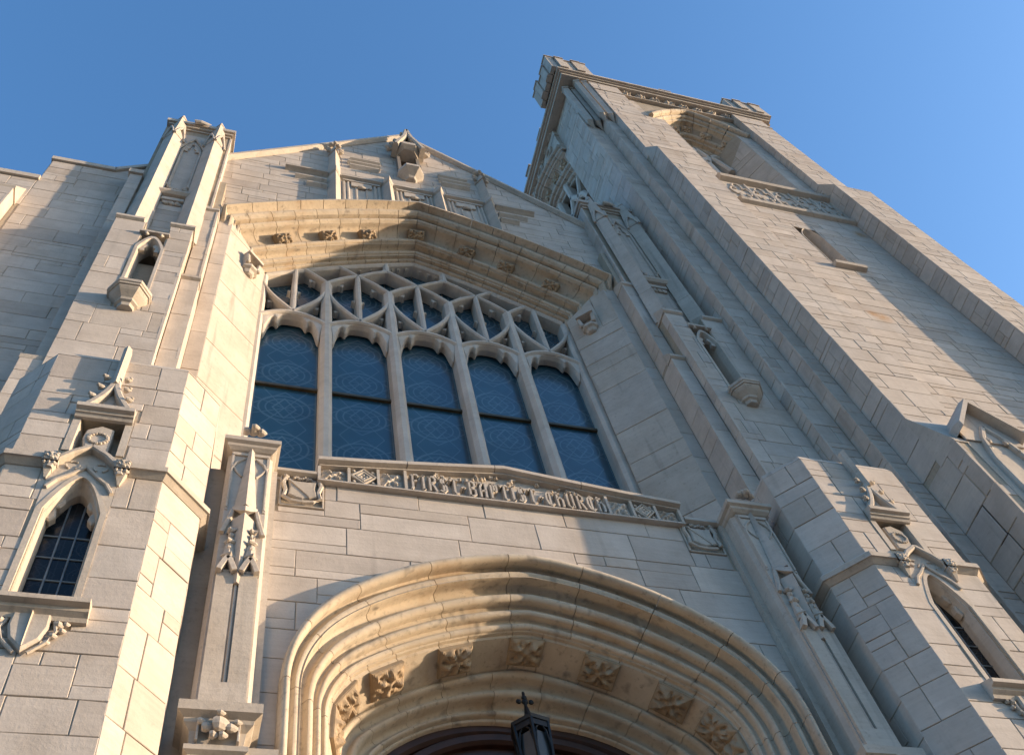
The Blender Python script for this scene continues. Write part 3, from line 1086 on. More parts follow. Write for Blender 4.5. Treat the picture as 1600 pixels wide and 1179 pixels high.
# oak doors and glazed tympanum
dz = MB().box(fp, -1.4, 1.4, 0, 7.95, -.98, -.94)
door = obj('door', dz, WOOD, PORCH)
for t in (1.0, .86, .5):
    a = lambda q, t=t: tuple(v * t for v in inner_i(q))
    pts = [(lambda p: (p[0], SPR + p[1]))(full(a, -1 + 2 * i / 30)) for i in range(31)]
    fix(obj('door_frame', MB().bar(fp, [(x_ * .985, z_ - .03) for x_, z_ in pts], .03, .055, -.86, -.95), WOOD, door))
for x_ in (-.92, -.48, 0, .48, .92):
    fix(obj('door_mullion', MB().bar(fp, [(x_, 0), (x_, SPR + inner_i(.0)[1] + .55 * (1 - abs(x_)))], .03, .05, -.88, -.95), WOOD, door))
fix(obj('door_rail', MB().box(fp, -1.36, 1.36, 7.0, 7.14, -.95, -.885), WOOD, door))
for i, x_ in enumerate((-1.14, -.70, -.24, .24, .70, 1.14)):
    w = .17
    h1 = 7.62 - .16 * (abs(x_) / .7)
    obj('pane', MB().box(fp, x_ - w, x_ + w, 7.15, h1, -.945, -.925), DGLASS, door)
# pilasters with pinnacle relief
def pilaster(sx):
    f = front(.42, sx, 2.53, 0)
    f.o.x = sx * 2.53
    m = MB().box(f, -.17, .17, 6.76, 9.86, -.3, 0)
    P_ = obj('pinnacled_pilaster', m, CARVED, PORCH)
    fix(P_)
    b = MB()
    for z in (7.62, 8.55):
        pass
    for s_ in (-1, 1):
        b.rings([[f(s_ * .17, z, -.30), f(s_ * .17, z, -.03), f(s_ * .20, z, -.07), f(s_ * .205, z, -.30)] for z in (6.76, 9.86)])
    fix(obj('edge_moulding', b, CARVED, P_))
    c = MB()
    prof = [(.0, 9.84), (.02, 9.85), (.05, 9.88), (.055, 9.91), (.085, 9.93), (.085, 9.985), (.05, 10.01)]
    rings = []
    for (d, z) in prof:
        rings.append([f(-.17 - d, z, -.3), f(-.17 - d, z, d), f(.17 + d, z, d), f(.17 + d, z, -.3)])
    c.rings(rings)
    fix(obj('cap', c, CARVED, P_))
    fm = MB()
    finial(fm, f(.0, 10.09, .07), .082)
    obj('finial', fm, CARVED, P_)
    # spirelet: diagonal shaft tapering upwards
    sp = MB()
    secs = [(8.92, .098), (9.3, .066), (9.7, .036), (10.04, .016)]
    sp.rings([[f(-w, z, -.01), f(-w, z, .012), f(0, z, .012 + w), f(w, z, .012), f(w, z, -.01)] for z, w in secs])
    sp.rings([[f(-w, z, -.01), f(-w, z, .012), f(0, z, .012 + w), f(w, z, .012), f(w, z, -.01)] for z, w in ((8.0, .036), (8.6, .08), (8.80, .098))])
    fix(obj('spirelet', sp, CARVED, P_))
    gb = MB()
    for s_ in (-1, 1):
        gb.rings([[f(0, 8.80, .13), f(0, 8.88, .12), f(0, 8.86, .02)], [f(s_ * .05, 8.85, .085), f(s_ * .05, 8.92, .075), f(s_ * .05, 8.9, .02)], [f(s_ * .105, 8.93, .03), f(s_ * .105, 8.98, .02), f(s_ * .105, 8.96, .0)]])
        gb.bar(f, [(s_ * .095, 8.93), (s_ * .115, 8.82), (s_ * .14, 8.72), (s_ * .165, 8.62)], .012, .02, .035, .0)
    fix(obj('gablet', gb, CARVED, P_))
    # blind tracery beside the spirelet
    bt = MB()
    for s_ in (-1, 1):
        bt.bar(f, [(s_ * .155, 8.98), (s_ * .155, 9.55), (s_ * .12, 9.66), (s_ * .05, 9.74)], .006, .012, .018, -.005)
        bt.bar(f, [(s_ * .06, 9.45), (s_ * .11, 9.52), (s_ * .155, 9.62)], .005, .01, .016, -.005)
        bt.box(f, s_ * .145 if s_ > 0 else -.165, .165 if s_ > 0 else -.145, 8.95, 9.8, -.004, .01)
    bt.box(f, -.16, .16, 9.78, 9.82, -.004, .016)
    fix(obj('blind_tracery', bt, CARVED, P_))
    # two crocketed pinnacle heads
    for s_ in (-1, 1):
        ph = MB()
        x_ = s_ * .085
        for (z, r) in ((8.63, .040), (8.57, .024), (8.48, .045), (8.40, .03), (8.30, .052)):
            ph.blob(f(x_, z, .035), r, r * .9, .026, lob=4, amp=.3, n=10, ph=z * 9)
        ph.rings([[f(x_ + a * w, z, c * w + .02) for a, c in ((-1, -.5), (-1, .5), (0, 1), (1, .5), (1, -.5))] for z, w in ((8.66, .012), (8.45, .03), (8.24, .048))])
        for q in (-1, 1):
            ph.bar(f, [(x_, 8.27), (x_ + q * .03, 8.20), (x_ + q * .06, 8.11)], .018, .022, .075, .0)
        ph.cone([f(x_ - .03, 8.15, 0), f(x_ + .03, 8.15, 0), f(x_ + .03, 8.15, .03), f(x_ - .03, 8.15, .03)], f(x_, 8.06, 0))
        obj('crocketed_pinnacle', ph, CARVED, P_)
    gr = MB()
    for s_ in (-1, 1):
        gr.box(f, .022 if s_ > 0 else -.155, .155 if s_ > 0 else -.022, 6.98, 8.12, -.01, .028)
    gr.box(f, -.155, .155, 6.78, 6.98, -.01, .028)
    gr.tube([f(0, 6.98, .005), f(0, 8.15, .005)], .012, 8)
    fix(obj('grooved_panel', gr, CARVED, P_))
    cap = MB()
    prof = [(.0, 6.38), (.03, 6.40), (.03, 6.44), (.0, 6.46), (.01, 6.56), (.05, 6.60), (.055, 6.63), (.10, 6.66), (.10, 6.74), (.03, 6.775)]
    cap.rings([[f(-.17 - d, z, -.3), f(-.17 - d, z, d), f(.17 + d, z, d), f(.17 + d, z, -.3)] for d, z in prof])
    cap.box(f, -.17, .17, 0, 6.39, -.3, 0)
    C_ = obj('capital', cap, CARVED, P_)
    fix(C_)
    lf = MB()
    for s_ in (-1, 1):
        lf.blob(f(s_ * .075, 6.55, .06), .042, .03, .035, lob=3)
        lf.blob(f(s_ * .115, 6.60, .06), .028, .022, .024, lob=3)
        lf.bar(f, [(s_ * .13, 6.46), (s_ * .13, 6.645)], .005, .008, .05, .0)
    lf.blob(f(0, 6.57, .075), .055, .04, .06, lob=5)
    lf.blob(f(0, 6.635, .10), .03, .03, .022, lob=3)
    lf.blob(f(-.03, 6.49, .06), .03, .03, .028, lob=3)
    lf.blob(f(.03, 6.49, .06), .03, .03, .028, lob=3)
    obj('carved_leaf', lf, CARVED, P_)
pilaster(-1)
pilaster(1)
# ledge of the jamb pier beside the pilaster
for s_ in (-1, 1):
    fx = front(.55, s_)
    m = MB().rings([[fx(2.20 - d, z, -.1), fx(2.20 - d, z, d), fx(2.34, z, d), fx(2.34, z, -.1)] for d, z in ((0, 6.30), (.03, 6.36), (.03, 6.40), (.07, 6.44), (.07, 6.51), (.02, 6.53))])
    m.box(fx, 2.2, 2.34, 0, 6.3, -.1, 0)
    fix(obj('jamb_ledge', m, CARVED, PORCH))
obj('roof_slab', MB().box(front(0), -2.7, 2.7, 9.6, 9.7, -2.05, -1.05), DARKST, PORCH)

# ================================================================== LANTERN
LY = 1.2
LN = thing('hanging_lantern', 'black iron lantern with cross finial inside the entrance arch', 'lantern', (-.06, LY, 6.6))
lx, lz = -.045, 7.52
def hexr(r, z, n=6):
    return [Vector((lx + r * math.cos(2 * math.pi * k / n + .26), LY + r * math.sin(2 * math.pi * k / n + .26), z)) for k in range(n)]
m = MB().rings([hexr(.175, lz - .03), hexr(.185, lz), hexr(.155, lz + .02), hexr(.09, lz + .05), hexr(.045, lz + .10), hexr(.03, lz + .15), hexr(.014, lz + .24), hexr(.014, lz + .38)])
obj('roof', m, IRON, LN)
m = MB()
for dx, dz, r in ((-.055, .285, .025), (.055, .285, .025), (0, .33, .026), (0, .285, .03), (0, .385, .014)):
    m.blob((lx + dx, LY, lz + dz), r, r * .7, r, n=7)
obj('finial', m, IRON, LN)
m = MB()
for k in range(6):
    p = hexr(.16, 0)[k]
    m.tube([Vector((p.x, p.y, lz - .03)), Vector((lx + (p.x - lx) * .8, LY + (p.y - LY) * .8, lz - .62))], .016, 5)
m.rings([hexr(.165, lz - .09), hexr(.165, lz - .03)])
m.rings([hexr(.14, lz - .68), hexr(.14, lz - .62)])
obj('cage', m, IRON, LN)
obj('lamp_glass', MB().rings([hexr(.11, lz - .62), hexr(.13, lz - .12)]), LAMPGL, LN)
for k in range(6):
    a, b = hexr(.152, lz - .1)[k], hexr(.152, lz - .1)[(k + 1) % 6]
    mm = (a + b) / 2
    m = MB()
    for q in (a, b):
        m.tube([q + Vector((0, 0, -.22)), q * .6 + mm * .4 + Vector((0, 0, -.02)), mm + Vector((0, 0, .04))], .009, 5)
    obj('tracery_bar', m, IRON, LN)
m = MB().tube([Vector((lx, LY, lz - .68)), Vector((lx, LY, lz - .85)), Vector((lx, LY + .25, lz - 1.0)), Vector((0, 1.62, lz - 1.05))], .022, 6)
obj('bracket', m, IRON, LN)

# ================================================================== NICHED PIERS BESIDE THE GREAT WINDOW
def moved(mb, other):
    k = len(mb.v)
    mb.v += other.v
    mb.f += [tuple(i + k for i in q) for q in other.f]
    return mb

def pier(sx):
    lab = ('sunlit niched pier with twin pinnacle shafts, left of the great window' if sx < 0 else
           'shaded niched pier with twin pinnacle shafts, between great window and bell tower')
    T = thing('buttress_pier', lab, 'pier', (sx * 4.2, 1.3, 0), 'niched piers flanking the great window')
    Y = 1.015
    f = front(Y, sx)
    e = -.008
    XO = 4.78 if sx < 0 else 4.75
    m = MB()
    m.box(f, 3.71 - e, XO + e, 0, 13.86, -.75, e)
    m.box(f, 3.71 - e, 4.035, 13.86, 16.40, -.75, e)
    m.box(f, 4.355, XO + e, 13.86, 16.40, -.75, e)
    m.box(f, 4.035, 4.355, 13.86, 15.45, -.75, -.24)
    m.box(f, 4.035, 4.355, 15.80, 16.40, -.75, -.10)
    if sx < 0:
        m.box(f, XO, 5.03, 0, 12.13, -.6, -.039)
        m.box(f, XO, 4.97, 12.13, 19.0, -.6, -.229)
    m.box(f, 3.46 - e, 3.705, 0, 15.0, -.7, -.15 + e)
    m.box(f, 3.478, 3.705, 15.0, 18.0, -.7, -.288)
    wall = obj('wall', m, MORTAR, T)
    hol = [(4.02, 4.37, 13.70, 15.95), (4.03, 4.36, 15.9, 16.40)]
    stones(wall, f, 3.71, XO, 10.2, 16.38, (.42, .56), (.38, .75), holes=hol, seed=72 + sx)
    stones(wall, f, 3.71, XO, 0, 10.2, (.42, .56), (.38, .75), seed=5, only_far=True)
    fi = F((sx * 3.71, Y, 0), (0, 1, 0), (0, 0, 1), (-sx, 0, 0))
    stones(wall, fi, 0, .15, 9.2, 16.38, (.55, .8), (.3, .4), seed=75)
    fs = front(Y + .15, sx)
    stones(wall, fs, 3.46, 3.70, 9.2, 15.0, (.7, 1.1), (.5, .6), seed=76)
    fi2 = F((sx * 3.46, Y + .15, 0), (0, 1, 0), (0, 0, 1), (-sx, 0, 0))
    stones(wall, fi2, 0, .375, 9.2, 15.0, (.6, 1.0), (.5, .7), seed=77)
    fs2 = front(Y + .28, sx)
    stones(wall, fs2, 3.48, 3.70, 15.1, 18.0, (.6, 1.0), (.5, .6), seed=78)
    fi3 = F((sx * 3.47, Y + .27, 0), (0, 1, 0), (0, 0, 1), (-sx, 0, 0))
    stones(wall, fi3, 0, .27, 15.1, 18.0, (.6, 1.0), (.5, .7), seed=79)
    if sx < 0:
        stones(wall, front(Y + .03, sx), XO, 5.03, 8, 12.12, (.4, .6), (.25, .3), seed=80)
        m = MB().rings([[f(a, 12.10, -.03), f(a, 12.17, -.02), f(a, 12.5, -.22), f(a, 12.1, -.5)] for a in (4.785, 5.04)])
        fix(obj('weathering', m, CARVED, T))
        stones(wall, front(Y + .22, sx), XO, 4.97, 12.4, 19.0, (.6, 1.0), (.25, .3), seed=81)
        m = MB().box(f, 4.77, 5.0, 18.9, 19.05, -.6, -.18)
        obj('cap', m, CARVED, T)
    # lipped weatherings
    def lip(a0, a1, z, c, back, rise=.45):
        q = MB().rings([[f(a, z - .03, c), f(a, z, c + .035), f(a, z + .06, c + .035), f(a, z + rise, c - back), f(a, z - .03, c - back)] for a in (a0, a1)])
        o = obj('weathering', q, CARVED, T)
        fix(o)
    lip(4.40, XO + .01, 16.42, 0, .3)
    lip(3.69, 4.04, 16.42, 0, .3)
    lip(3.45, 3.72, 15.03, -.15, .14, .3)
    lip(3.46, 3.72, 18.02, -.28, .3, .4)
    # upper core
    u = MB().box(f, 3.60, XO + .03, 16.38, 22.08, -.9, -.309)
    u.box(f, 3.48, 3.62, 18.0, 19.7, -.8, -.36)
    up = obj('upper_block', u, MORTAR, T)
    stones(up, front(Y + .30, sx), 3.60, XO + .03, 16.42, 18.28, (.4, .6), (.35, .6), seed=83 + sx)
    fi4 = F((sx * 3.59, Y + .30, 0), (0, 1, 0), (0, 0, 1), (-sx, 0, 0))
    stones(up, fi4, 0, .6, 18.2, 22.08, (.6, .9), (.5, .7), seed=84)
    # diagonal pinnacle shafts
    def dia(xc, yc, d, z):
        return [Vector((sx * xc, yc - d, z)), Vector((sx * (xc + d), yc, z)), Vector((sx * xc, yc + d, z)), Vector((sx * (xc - d), yc, z))]
    for xc in (3.845, 4.565):
        yc = Y + .24
        q = MB()
        q.rings([dia(xc, yc, .19, 16.45), dia(xc, yc, .185, 17.55)])
        q.rings([dia(xc, yc, .175, 17.57), dia(xc, yc, .17, 21.1)])
        sh = obj('pinnacle_shaft', q, CARVED, T)
        fix(sh)
        q = MB()
        q.rings([dia(xc, yc, .175, 21.12), dia(xc, yc, .195, 21.2), dia(xc, yc, .15, 21.6), dia(xc, yc, .10, 22.2), dia(xc, yc, .085, 22.42)])
        q.cone(dia(xc, yc, .10, 22.42), Vector((sx * xc, yc, 22.80)))
        fix(obj('spirelet', q, CARVED, sh))
        q = MB()
        for (du, dn) in (((1, 1), (1, -1)), ((-1, 1), (-1, -1))):
            u_ = Vector((sx * du[0] * .7071, du[1] * .7071, 0))
            n_ = Vector((sx * dn[0] * .7071, dn[1] * .7071, 0))
            ff = F(Vector((sx * xc, yc, 0)) + n_ * .118, u_, (0, 0, 1), n_)
            q.bar(ff, [(-.12, 21.05), (-.07, 21.35), (0, 21.62)], .012, .02, .045, -.02)
            q.bar(ff, [(.12, 21.05), (.07, 21.35), (0, 21.62)], .012, .02, .045, -.02)
        fix(obj('gablet', q, CARVED, sh))
    # blind panel between the shafts
    fpn = front(Y + .30, sx, 4.205, 0)
    q = MB().box(fpn, -.23, .23, 18.4, 21.75, -.1, .012)
    for s_ in (-1, 1):
        q.bar(fpn, [(s_ * .16, 18.75), (s_ * .16, 20.7), (s_ * .11, 21.0), (0, 21.2)], .012, .025, .05, .0)
        q.bar(fpn, [(s_ * .23, 20.8), (s_ * .12, 21.2), (0, 21.5)], .012, .025, .06, .0)
        q.prism(fpn, [(s_ * .16, 20.75), (s_ * .06, 20.72), (s_ * .08, 20.84), (s_ * .03, 20.92), (s_ * .03, 21.1), (s_ * .12, 21.0)], .0, .04)
        q.blob(fpn(s_ * .12, 18.65, .05), .05, .04, .06, lob=3)
        q.blob(fpn(s_ * .17, 18.80, .05), .04, .03, .05, lob=3)
    q.blob(fpn(0, 18.62, .04), .07, .03, .03, lob=3)
    pn = obj('blind_panel', q, CARVED, T)
    q = MB().rings([[fpn(a, 18.28, 0), fpn(a, 18.30, .08), fpn(a, 18.36, .12), fpn(a, 18.42, .12), fpn(a, 18.50, 0)] for a in (-.30, .30)])
    fix(obj('ledge', q, CARVED, T))
    q = MB()
    for s_ in (-1, 0, 1):
        q.blob(fpn(s_ * .09, 18.03, .02), .06, .035, .06, lob=3, ph=s_)
    q.box(fpn, -.17, .17, 18.12, 18.22, -.02, .05)
    obj('carved_corbel', q, CARVED, T)
    # cornice
    q = MB()
    for (d, z0, z1) in ((.02, 22.05, 22.12), (.06, 22.12, 22.20), (.10, 22.20, 22.33)):
        q.box(f, 3.64 - d, 4.72 + d, z0, z1, -1.0, -.30 + d)
    q.box(f, 3.68, 4.68, 22.33, 22.5, -.95, -.34, .05, .0)
    q.blob(f(4.2, 22.26, -.16), .16, .05, .07, lob=5)
    fix(obj('cornice', q, CARVED, T))
    # niche
    fn = front(Y, sx, 4.195, 0)
    def head(hw, a, sp):
        pts = [(-hw, 13.86), (-hw, sp)]
        for k in range(1, 7):
            t = k / 6
            pts.append((-hw * (1 - t), sp + (a - sp) * (1 - (1 - t) ** 1.8)))
        return pts + [(-x, z) for x, z in reversed(pts[:-1])]
    h0, h1, h2 = head(.19, 15.90, 15.5), head(.15, 15.83, 15.48), head(.125, 15.76, 15.46)
    q = MB().rings([[fn(*h0[k], -.05), fn(*h0[k], .012), fn(*h1[k], .012), fn(*h2[k], -.10), fn(*h2[k], -.24), fn(*h0[k], -.24)] for k in range(len(h0))])
    for s_ in (-1, 1):
        q.prism(fn, [(s_ * .13, 15.62), (s_ * .125, 15.44), (s_ * .06, 15.46), (s_ * .075, 15.56), (s_ * .03, 15.62), (s_ * .05, 15.70)], -.09, -.03)
        q.blob(fn(s_ * .10, 15.93, .02), .03, .03, .04, lob=3)
    q.box(fn, -.2, .2, 15.95, 16.0, -.08, .05)
    fix(obj('niche', q, CARVED, T))
    c = MB()
    def octo(r, d, z):
        return [fn(-r, z, -.02), fn(-r, z, d * .35), fn(-r * .5, z, d), fn(r * .5, z, d), fn(r, z, d * .35), fn(r, z, -.02)]
    c.rings([octo(.09, .08, 13.50), octo(.10, .09, 13.56), octo(.135, .12, 13.58), octo(.13, .13, 13.62), octo(.20, .20, 13.70), octo(.225, .225, 13.74), octo(.225, .225, 13.76), octo(.245, .245, 13.765), octo(.245, .245, 13.80), octo(.26, .26, 13.81), octo(.26, .26, 13.87)])
    fix(obj('niche_corbel', c, CARVED, T))
pier(-1)
pier(1)

# ================================================================== GABLED CHURCH FRONT WITH THE GREAT WINDOW
FRONT = thing('church_front', 'steep stone gable end holding a five light traceried window', 'church', (0, 1.8, 0))
YG = 1.54
fg = front(YG)
win_o = parab(3.45, 20.6, .36, .064)
win_i = parab(2.63, 19.50, .45, .057)
cut_c = lerp_curve(win_o, win_i, .12)
cz = lambda x: arch_z(cut_c, x)
GS = 1.069
gz = lambda x: 25.36 - GS * abs(x)
wb = MB()
xs = [-3.75 + 7.5 * i / 50 for i in range(51)]
for i in range(50):
    x0, x1 = xs[i], xs[i + 1]
    a = cut_c(0)[0]
    def bt(x):
        return cz(x) if abs(x) < a else 18.5
    lo0, lo1 = (bt(x0), bt(x1))
    if abs((x0 + x1) / 2) >= a:
        lo0 = lo1 = 8.0
    parts_ = [(lo0, lo1, gz(x0), gz(x1))]
    if abs((x0 + x1) / 2) < .16:
        parts_ = [(lo0, lo1, 22.55, 22.55), (23.80, 23.80, gz(x0), gz(x1))]
    for (q0, q1, t0_, t1_) in parts_:
        p = [fg(x0, q0, -.009), fg(x1, q1, -.009), fg(x1, t1_, -.009), fg(x0, t0_, -.009)]
        q = [v + Vector((0, .45, 0)) for v in p]
        wb.add(p + q, [(0, 1, 2, 3), (5, 4, 7, 6), (0, 4, 5, 1), (3, 2, 6, 7), (0, 3, 7, 4), (1, 5, 6, 2)])
wall = obj('wall', wb, MORTAR, FRONT)
cw = cut_arch(lambda q: (cut_c(q)[0], cut_c(q)[1]), 0.0)
stones(wall, fg, -3.6, 3.6, 18.3, 25.4, (.24, .40), (.45, .95), joint=.010, halves=[(GS, 1, 25.36), (-GS, 1, 25.36)], holes=[(-.165, .165, 22.5, 23.85)], cut=cw, seed=91, minpx=7.5)
for s_ in (-1, 1):
    fx = front(YG, s_)
    stones(wall, fx, 3.25, 3.455, 9.0, 18.45, (.9, 1.3), (.4, .5), seed=92 + s_)
    # raking coping
    q = MB()
    pts = []
    for (x, z) in ((0, gz(0)), (3.7, gz(3.7))):
        pts.append([fx(x, z - .10, .02), fx(x, z - .02, .09), fx(x, z + .08, .09), fx(x, z + .12, -.05), fx(x, z + .12, -.5), fx(x, z - .10, -.5)])
    q.rings(pts)
    fix(obj('raking_coping', q, CARVED, FRONT))
    # splayed jamb
    L = math.hypot(.62, .56)
    u = Vector((-s_ * .62, .56, 0)) / L
    n = Vector((-s_ * .56, -.62, 0)) / L
    fj = F((s_ * 3.25, YG, 0), u, (0, 0, 1), n)
    bkm = MB().box(fj, 0, L, 8.5, 17.9, -.3, -.009)
    jb = obj('window_jamb', bkm, MORTAR, FRONT)
    stones(jb, fj, 0, L, 8.8, 18.45, (.85, 1.25), (2, 3), joint=.012, halves=[(.58 / L, 1, 18.40)], seed=95 + s_, mat=CARVED)
    # corbel and figure bracket at the springing
    c = MB()
    fk = F(fj(.50, 0, 0), u, (0, 0, 1), n)
    def oc(r, d, z):
        return [fk(-r, z, -.02), fk(-r, z, d * .4), fk(-r * .45, z, d), fk(r * .45, z, d), fk(r, z, d * .4), fk(r, z, -.02)]
    c.rings([oc(.05, .04, 17.02), oc(.08, .07, 17.04), oc(.10, .09, 17.12), oc(.14, .13, 17.15), oc(.14, .13, 17.22)])
    fix(obj('corbel', c, CARVED, FRONT))
    c = MB()
    c.box(fk, -.16, .16, 17.50, 17.58, -.02, .16)
    c.box(fk, -.14, .14, 17.58, 17.64, -.02, .12)
    c.bar(fk, [(-.13, 17.5), (-.12, 17.36), (-.10, 17.24)], .02, .035, .12, 0)
    c.bar(fk, [(.13, 17.5), (.12, 17.36), (.10, 17.24)], .02, .035, .12, 0)
    c.blob(fk(-.12, 17.25, .1), .035, .035, .035)
    c.blob(fk(.12, 17.25, .1), .035, .035, .035)
    fix(obj('figure_bracket', c, CARVED, FRONT))
# window arch rings
bkr = MB().rings([[fg(*full(lerp_curve(win_o, win_i, t), s), c) for t, c in ((.03, -.06), (.4, -.25), (.9, -.6), (.9, -.85), (.03, -.85))] for s in [-1 + 2 * i / 40 for i in range(41)]])
WARCH = obj('window_arch', bkr, MORTAR, FRONT)
fix(WARCH)
cuts = [-1 + 2 * i / 17 for i in range(18)]
ring_blocks(WARCH, fg, win_o, win_i, [(0, -.02), (0, .10), (.02, .19), (.08, .20), (.09, .16), (.105, .09), (.135, .04), (.165, .01), (.17, -.12), (0, -.12)], cuts, ARCHST, name='hood_stone', gap=.0014, sub=4)
cuts = [-1] + [-.93 + 1.86 * i / 16 for i in range(17)] + [1]
WPR = [(.175, -.02)] + wavy((.175, .05), (1.0, -.60), 1.18, [(.05, .065, .05), (.125, .022, .06), (.215, .05, .055), (.275, .018, .05), (.615, .045, .06), (.675, .02, .05), (.845, .045, .055), (.90, .018, .05), (.975, .03, .03)], [(.155, .03, .04), (.43, .135, .085), (.755, .065, .06), (.94, .025, .02)], 84) + [(1.0, -.90), (.4, -.90), (.175, -.5)]
ring_blocks(WARCH, fg, win_o, win_i, WPR, cuts, ARCHST, gap=.0014, sub=4)
WLIN = wavy((.175, .05), (1.0, -.60), 1.18, [], [], 84)
for s_ in (-1, 1):
    top_, bot_ = [], []
    for (t_, c_), (t2_, c2_) in zip(WPR[1:86], WLIN):
        po, pi = full(win_o, s_), full(win_i, s_)
        top_.append(fg(po[0] + (pi[0] - po[0]) * t_, po[1] + (pi[1] - po[1]) * t_, c_))
        bot_.append(fg(po[0] + (pi[0] - po[0]) * t2_, po[1] + (pi[1] - po[1]) * t2_ - .34, c2_ - .045))
    bk_ = [v + Vector((0, .25, 0)) for v in (top_[-1], top_[0])]
    bk2 = [v + Vector((0, .25, 0)) for v in (bot_[-1], bot_[0])]
    fix(obj('springer', MB().rings([top_ + bk_, bot_ + bk2]), ARCHST, WARCH, smooth=True))
    po = full(win_o, s_)
    hp = [(0, -.02), (0, .10), (.02, .19), (.08, .20), (.09, .16), (.105, .09), (.135, .04), (.165, .01), (.17, -.05)]
    pi = full(win_i, s_)
    top_ = [fg(po[0] + (pi[0] - po[0]) * t_, po[1] + (pi[1] - po[1]) * t_, c_) for t_, c_ in hp]
    bot_ = [fg(po[0] + (pi[0] - po[0]) * t_, po[1] + (pi[1] - po[1]) * t_ - .30, min(c_, .0) - .02 * (t_ > .1)) for t_, c_ in hp]
    fix(obj('hood_stop', MB().rings([top_, bot_]), ARCHST, WARCH))
for k, s in enumerate((-.805, -.545, -.31, 0, .31, .545, .805)):
    cm = lerp_curve(win_o, win_i, .565)
    p, p1, p2 = full(cm, s), full(cm, s - .02), full(cm, s + .02)
    d = Vector((p2[0] - p1[0], 0, p2[1] - p1[1])).normalized()
    inn = Vector((d.z, 0, -d.x))
    if inn.z > 0:
        inn = -inn
    nn = (inn * .72 + Vector((0, -.69, 0))).normalized()
    ctr = fg(p[0], p[1], -.30) + nn * .02
    bf = boss_frame(ctr, d, nn)
    m = MB().box(bf, -.15, .15, -.11, .11, -.14, .05)
    m.grid(F(bf(0, 0, .05), bf.u, bf.v, bf.n), .15, .11, rosette_fn(.07, 4, .7 * k, k), 18, -.02)
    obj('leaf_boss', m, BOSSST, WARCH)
# ---- the window
YW = 2.18
fw = front(YW)
PIT = .528
wz = lambda x: 19.50 - .45 * abs(x) - .057 * x * x + .05
fr = MB()
for s_ in (-1, 1):
    fr.bar(fw, [(s_ * 2.64, 8.8), (s_ * 2.64, 17.95)], .05, .09, .02, -.28)
fr.bar(fw, [(-2.64 + 5.28 * i / 40, wz(-2.64 + 5.28 * i / 40) - .05) for i in range(41)], .05, .08, .02, -.30)
fr.box(fw, -2.7, 2.7, 8.6, 8.9, -.4, .1)
WIN = obj('window', fr, TRACER, FRONT, label='five light window of blue leaded glass under net tracery')
fix(WIN)
for k in (-3, -1, 1, 3):
    x = k * PIT
    fix(obj('mullion', MB().bar(fw, [(x, 8.8), (x, 11.7)], .032, .088, .03, -.27), TRACER, WIN))
    fix(obj('mullion', MB().bar(fw, [(x, 11.706), (x, 14.1)], .032, .088, .03, -.27), TRACER, WIN))
    fix(obj('mullion', MB().bar(fw, [(x, 14.106), (x, 17.97)], .032, .088, .03, -.27), TRACER, WIN))
def tb(pts, wf=.014, wb=.036):
    fix(obj('tracery_bar', MB().bar(fw, pts, wf, wb, .025, -.22), TRACER, WIN))
def cusp(p, d, s=.085):
    """three pointed cusp at p, pointing along d"""
    d = Vector(d).normalized()
    q = Vector((-d.y, d.x))
    P0 = Vector(p)
    poly = [P0 - q * s * 1.0, P0 - q * s * .35 + d * s * .55, P0 - q * s * .28 + d * s * 1.05, P0 + d * s * .9, P0 + q * s * .28 + d * s * 1.05, P0 + q * s * .35 + d * s * .55, P0 + q * s * 1.0]
    o = obj('cusp', MB().prism(fw, [tuple(v) for v in poly], -.18, -.06, .012), TRACER, WIN)
    fix(o)
ZS, ZA, ZSP, ZC, ZT = 16.37, 16.64, 17.97, 18.45, 18.88
for li in range(5):
    c = (li - 2) * 2 * PIT
    head = lambda k: ZS + (ZA - ZS) * (1 - abs(k) ** 2.0)
    ks = [-1 + i / 8 for i in range(17)]
    tb([(c + PIT * k, head(k)) for k in ks], .018, .045)
    # cusped plate under the head arch: five foils
    rings = []
    n = 48
    for i in range(n + 1):
        k = -1 + 2 * i / n
        ph = abs(math.sin(2.5 * math.pi * (k + 1) / 2 * 1.0))
        foil = abs(math.sin(math.pi * 5 * (i / n)))
        drop = .07 + .13 * math.exp(-((abs(k) - .52) / .085) ** 2) + .34 * math.exp(-((abs(k) - .97) / .13) ** 2)
        xo, zo = c + (PIT - .07) * k, head(k) - .01
        rings.append([fw(xo, zo, -.20), fw(xo, zo, -.01), fw(c + (PIT - .10) * k, zo - drop * .6, -.03), fw(c + (PIT - .10) * k, zo - drop, -.10), fw(c + (PIT - .10) * k, zo - drop, -.20)])
    o = obj('cusped_head', MB().rings(rings), TRACER, WIN)
    fix(o)
    # supermullion
    top = ZC if li in (1, 2, 3) else wz(c)
    tb([(c, ZA), (c, top)], .014, .045)
    cusp((c - .05, 17.55), (-1, .1), .055)
    cusp((c + .05, 17.55), (1, .1), .055)
    for s_ in (-1, 1):
        tb([(c + s_ * PIT * t, ZA + .03 + (17.62 - ZA) * (.74 * t + .26 * t ** 5)) for t in [i / 8 for i in range(9)]])
        cusp((c + s_ * PIT * .60, ZA + .52), (-s_ * .6, .8), .06)
        cusp((c + s_ * PIT * .70, ZA + .42), (s_ * .4, -.9), .05)
        cusp((c + s_ * PIT * .55, ZC - .33), (-s_ * .6, -.8), .07)
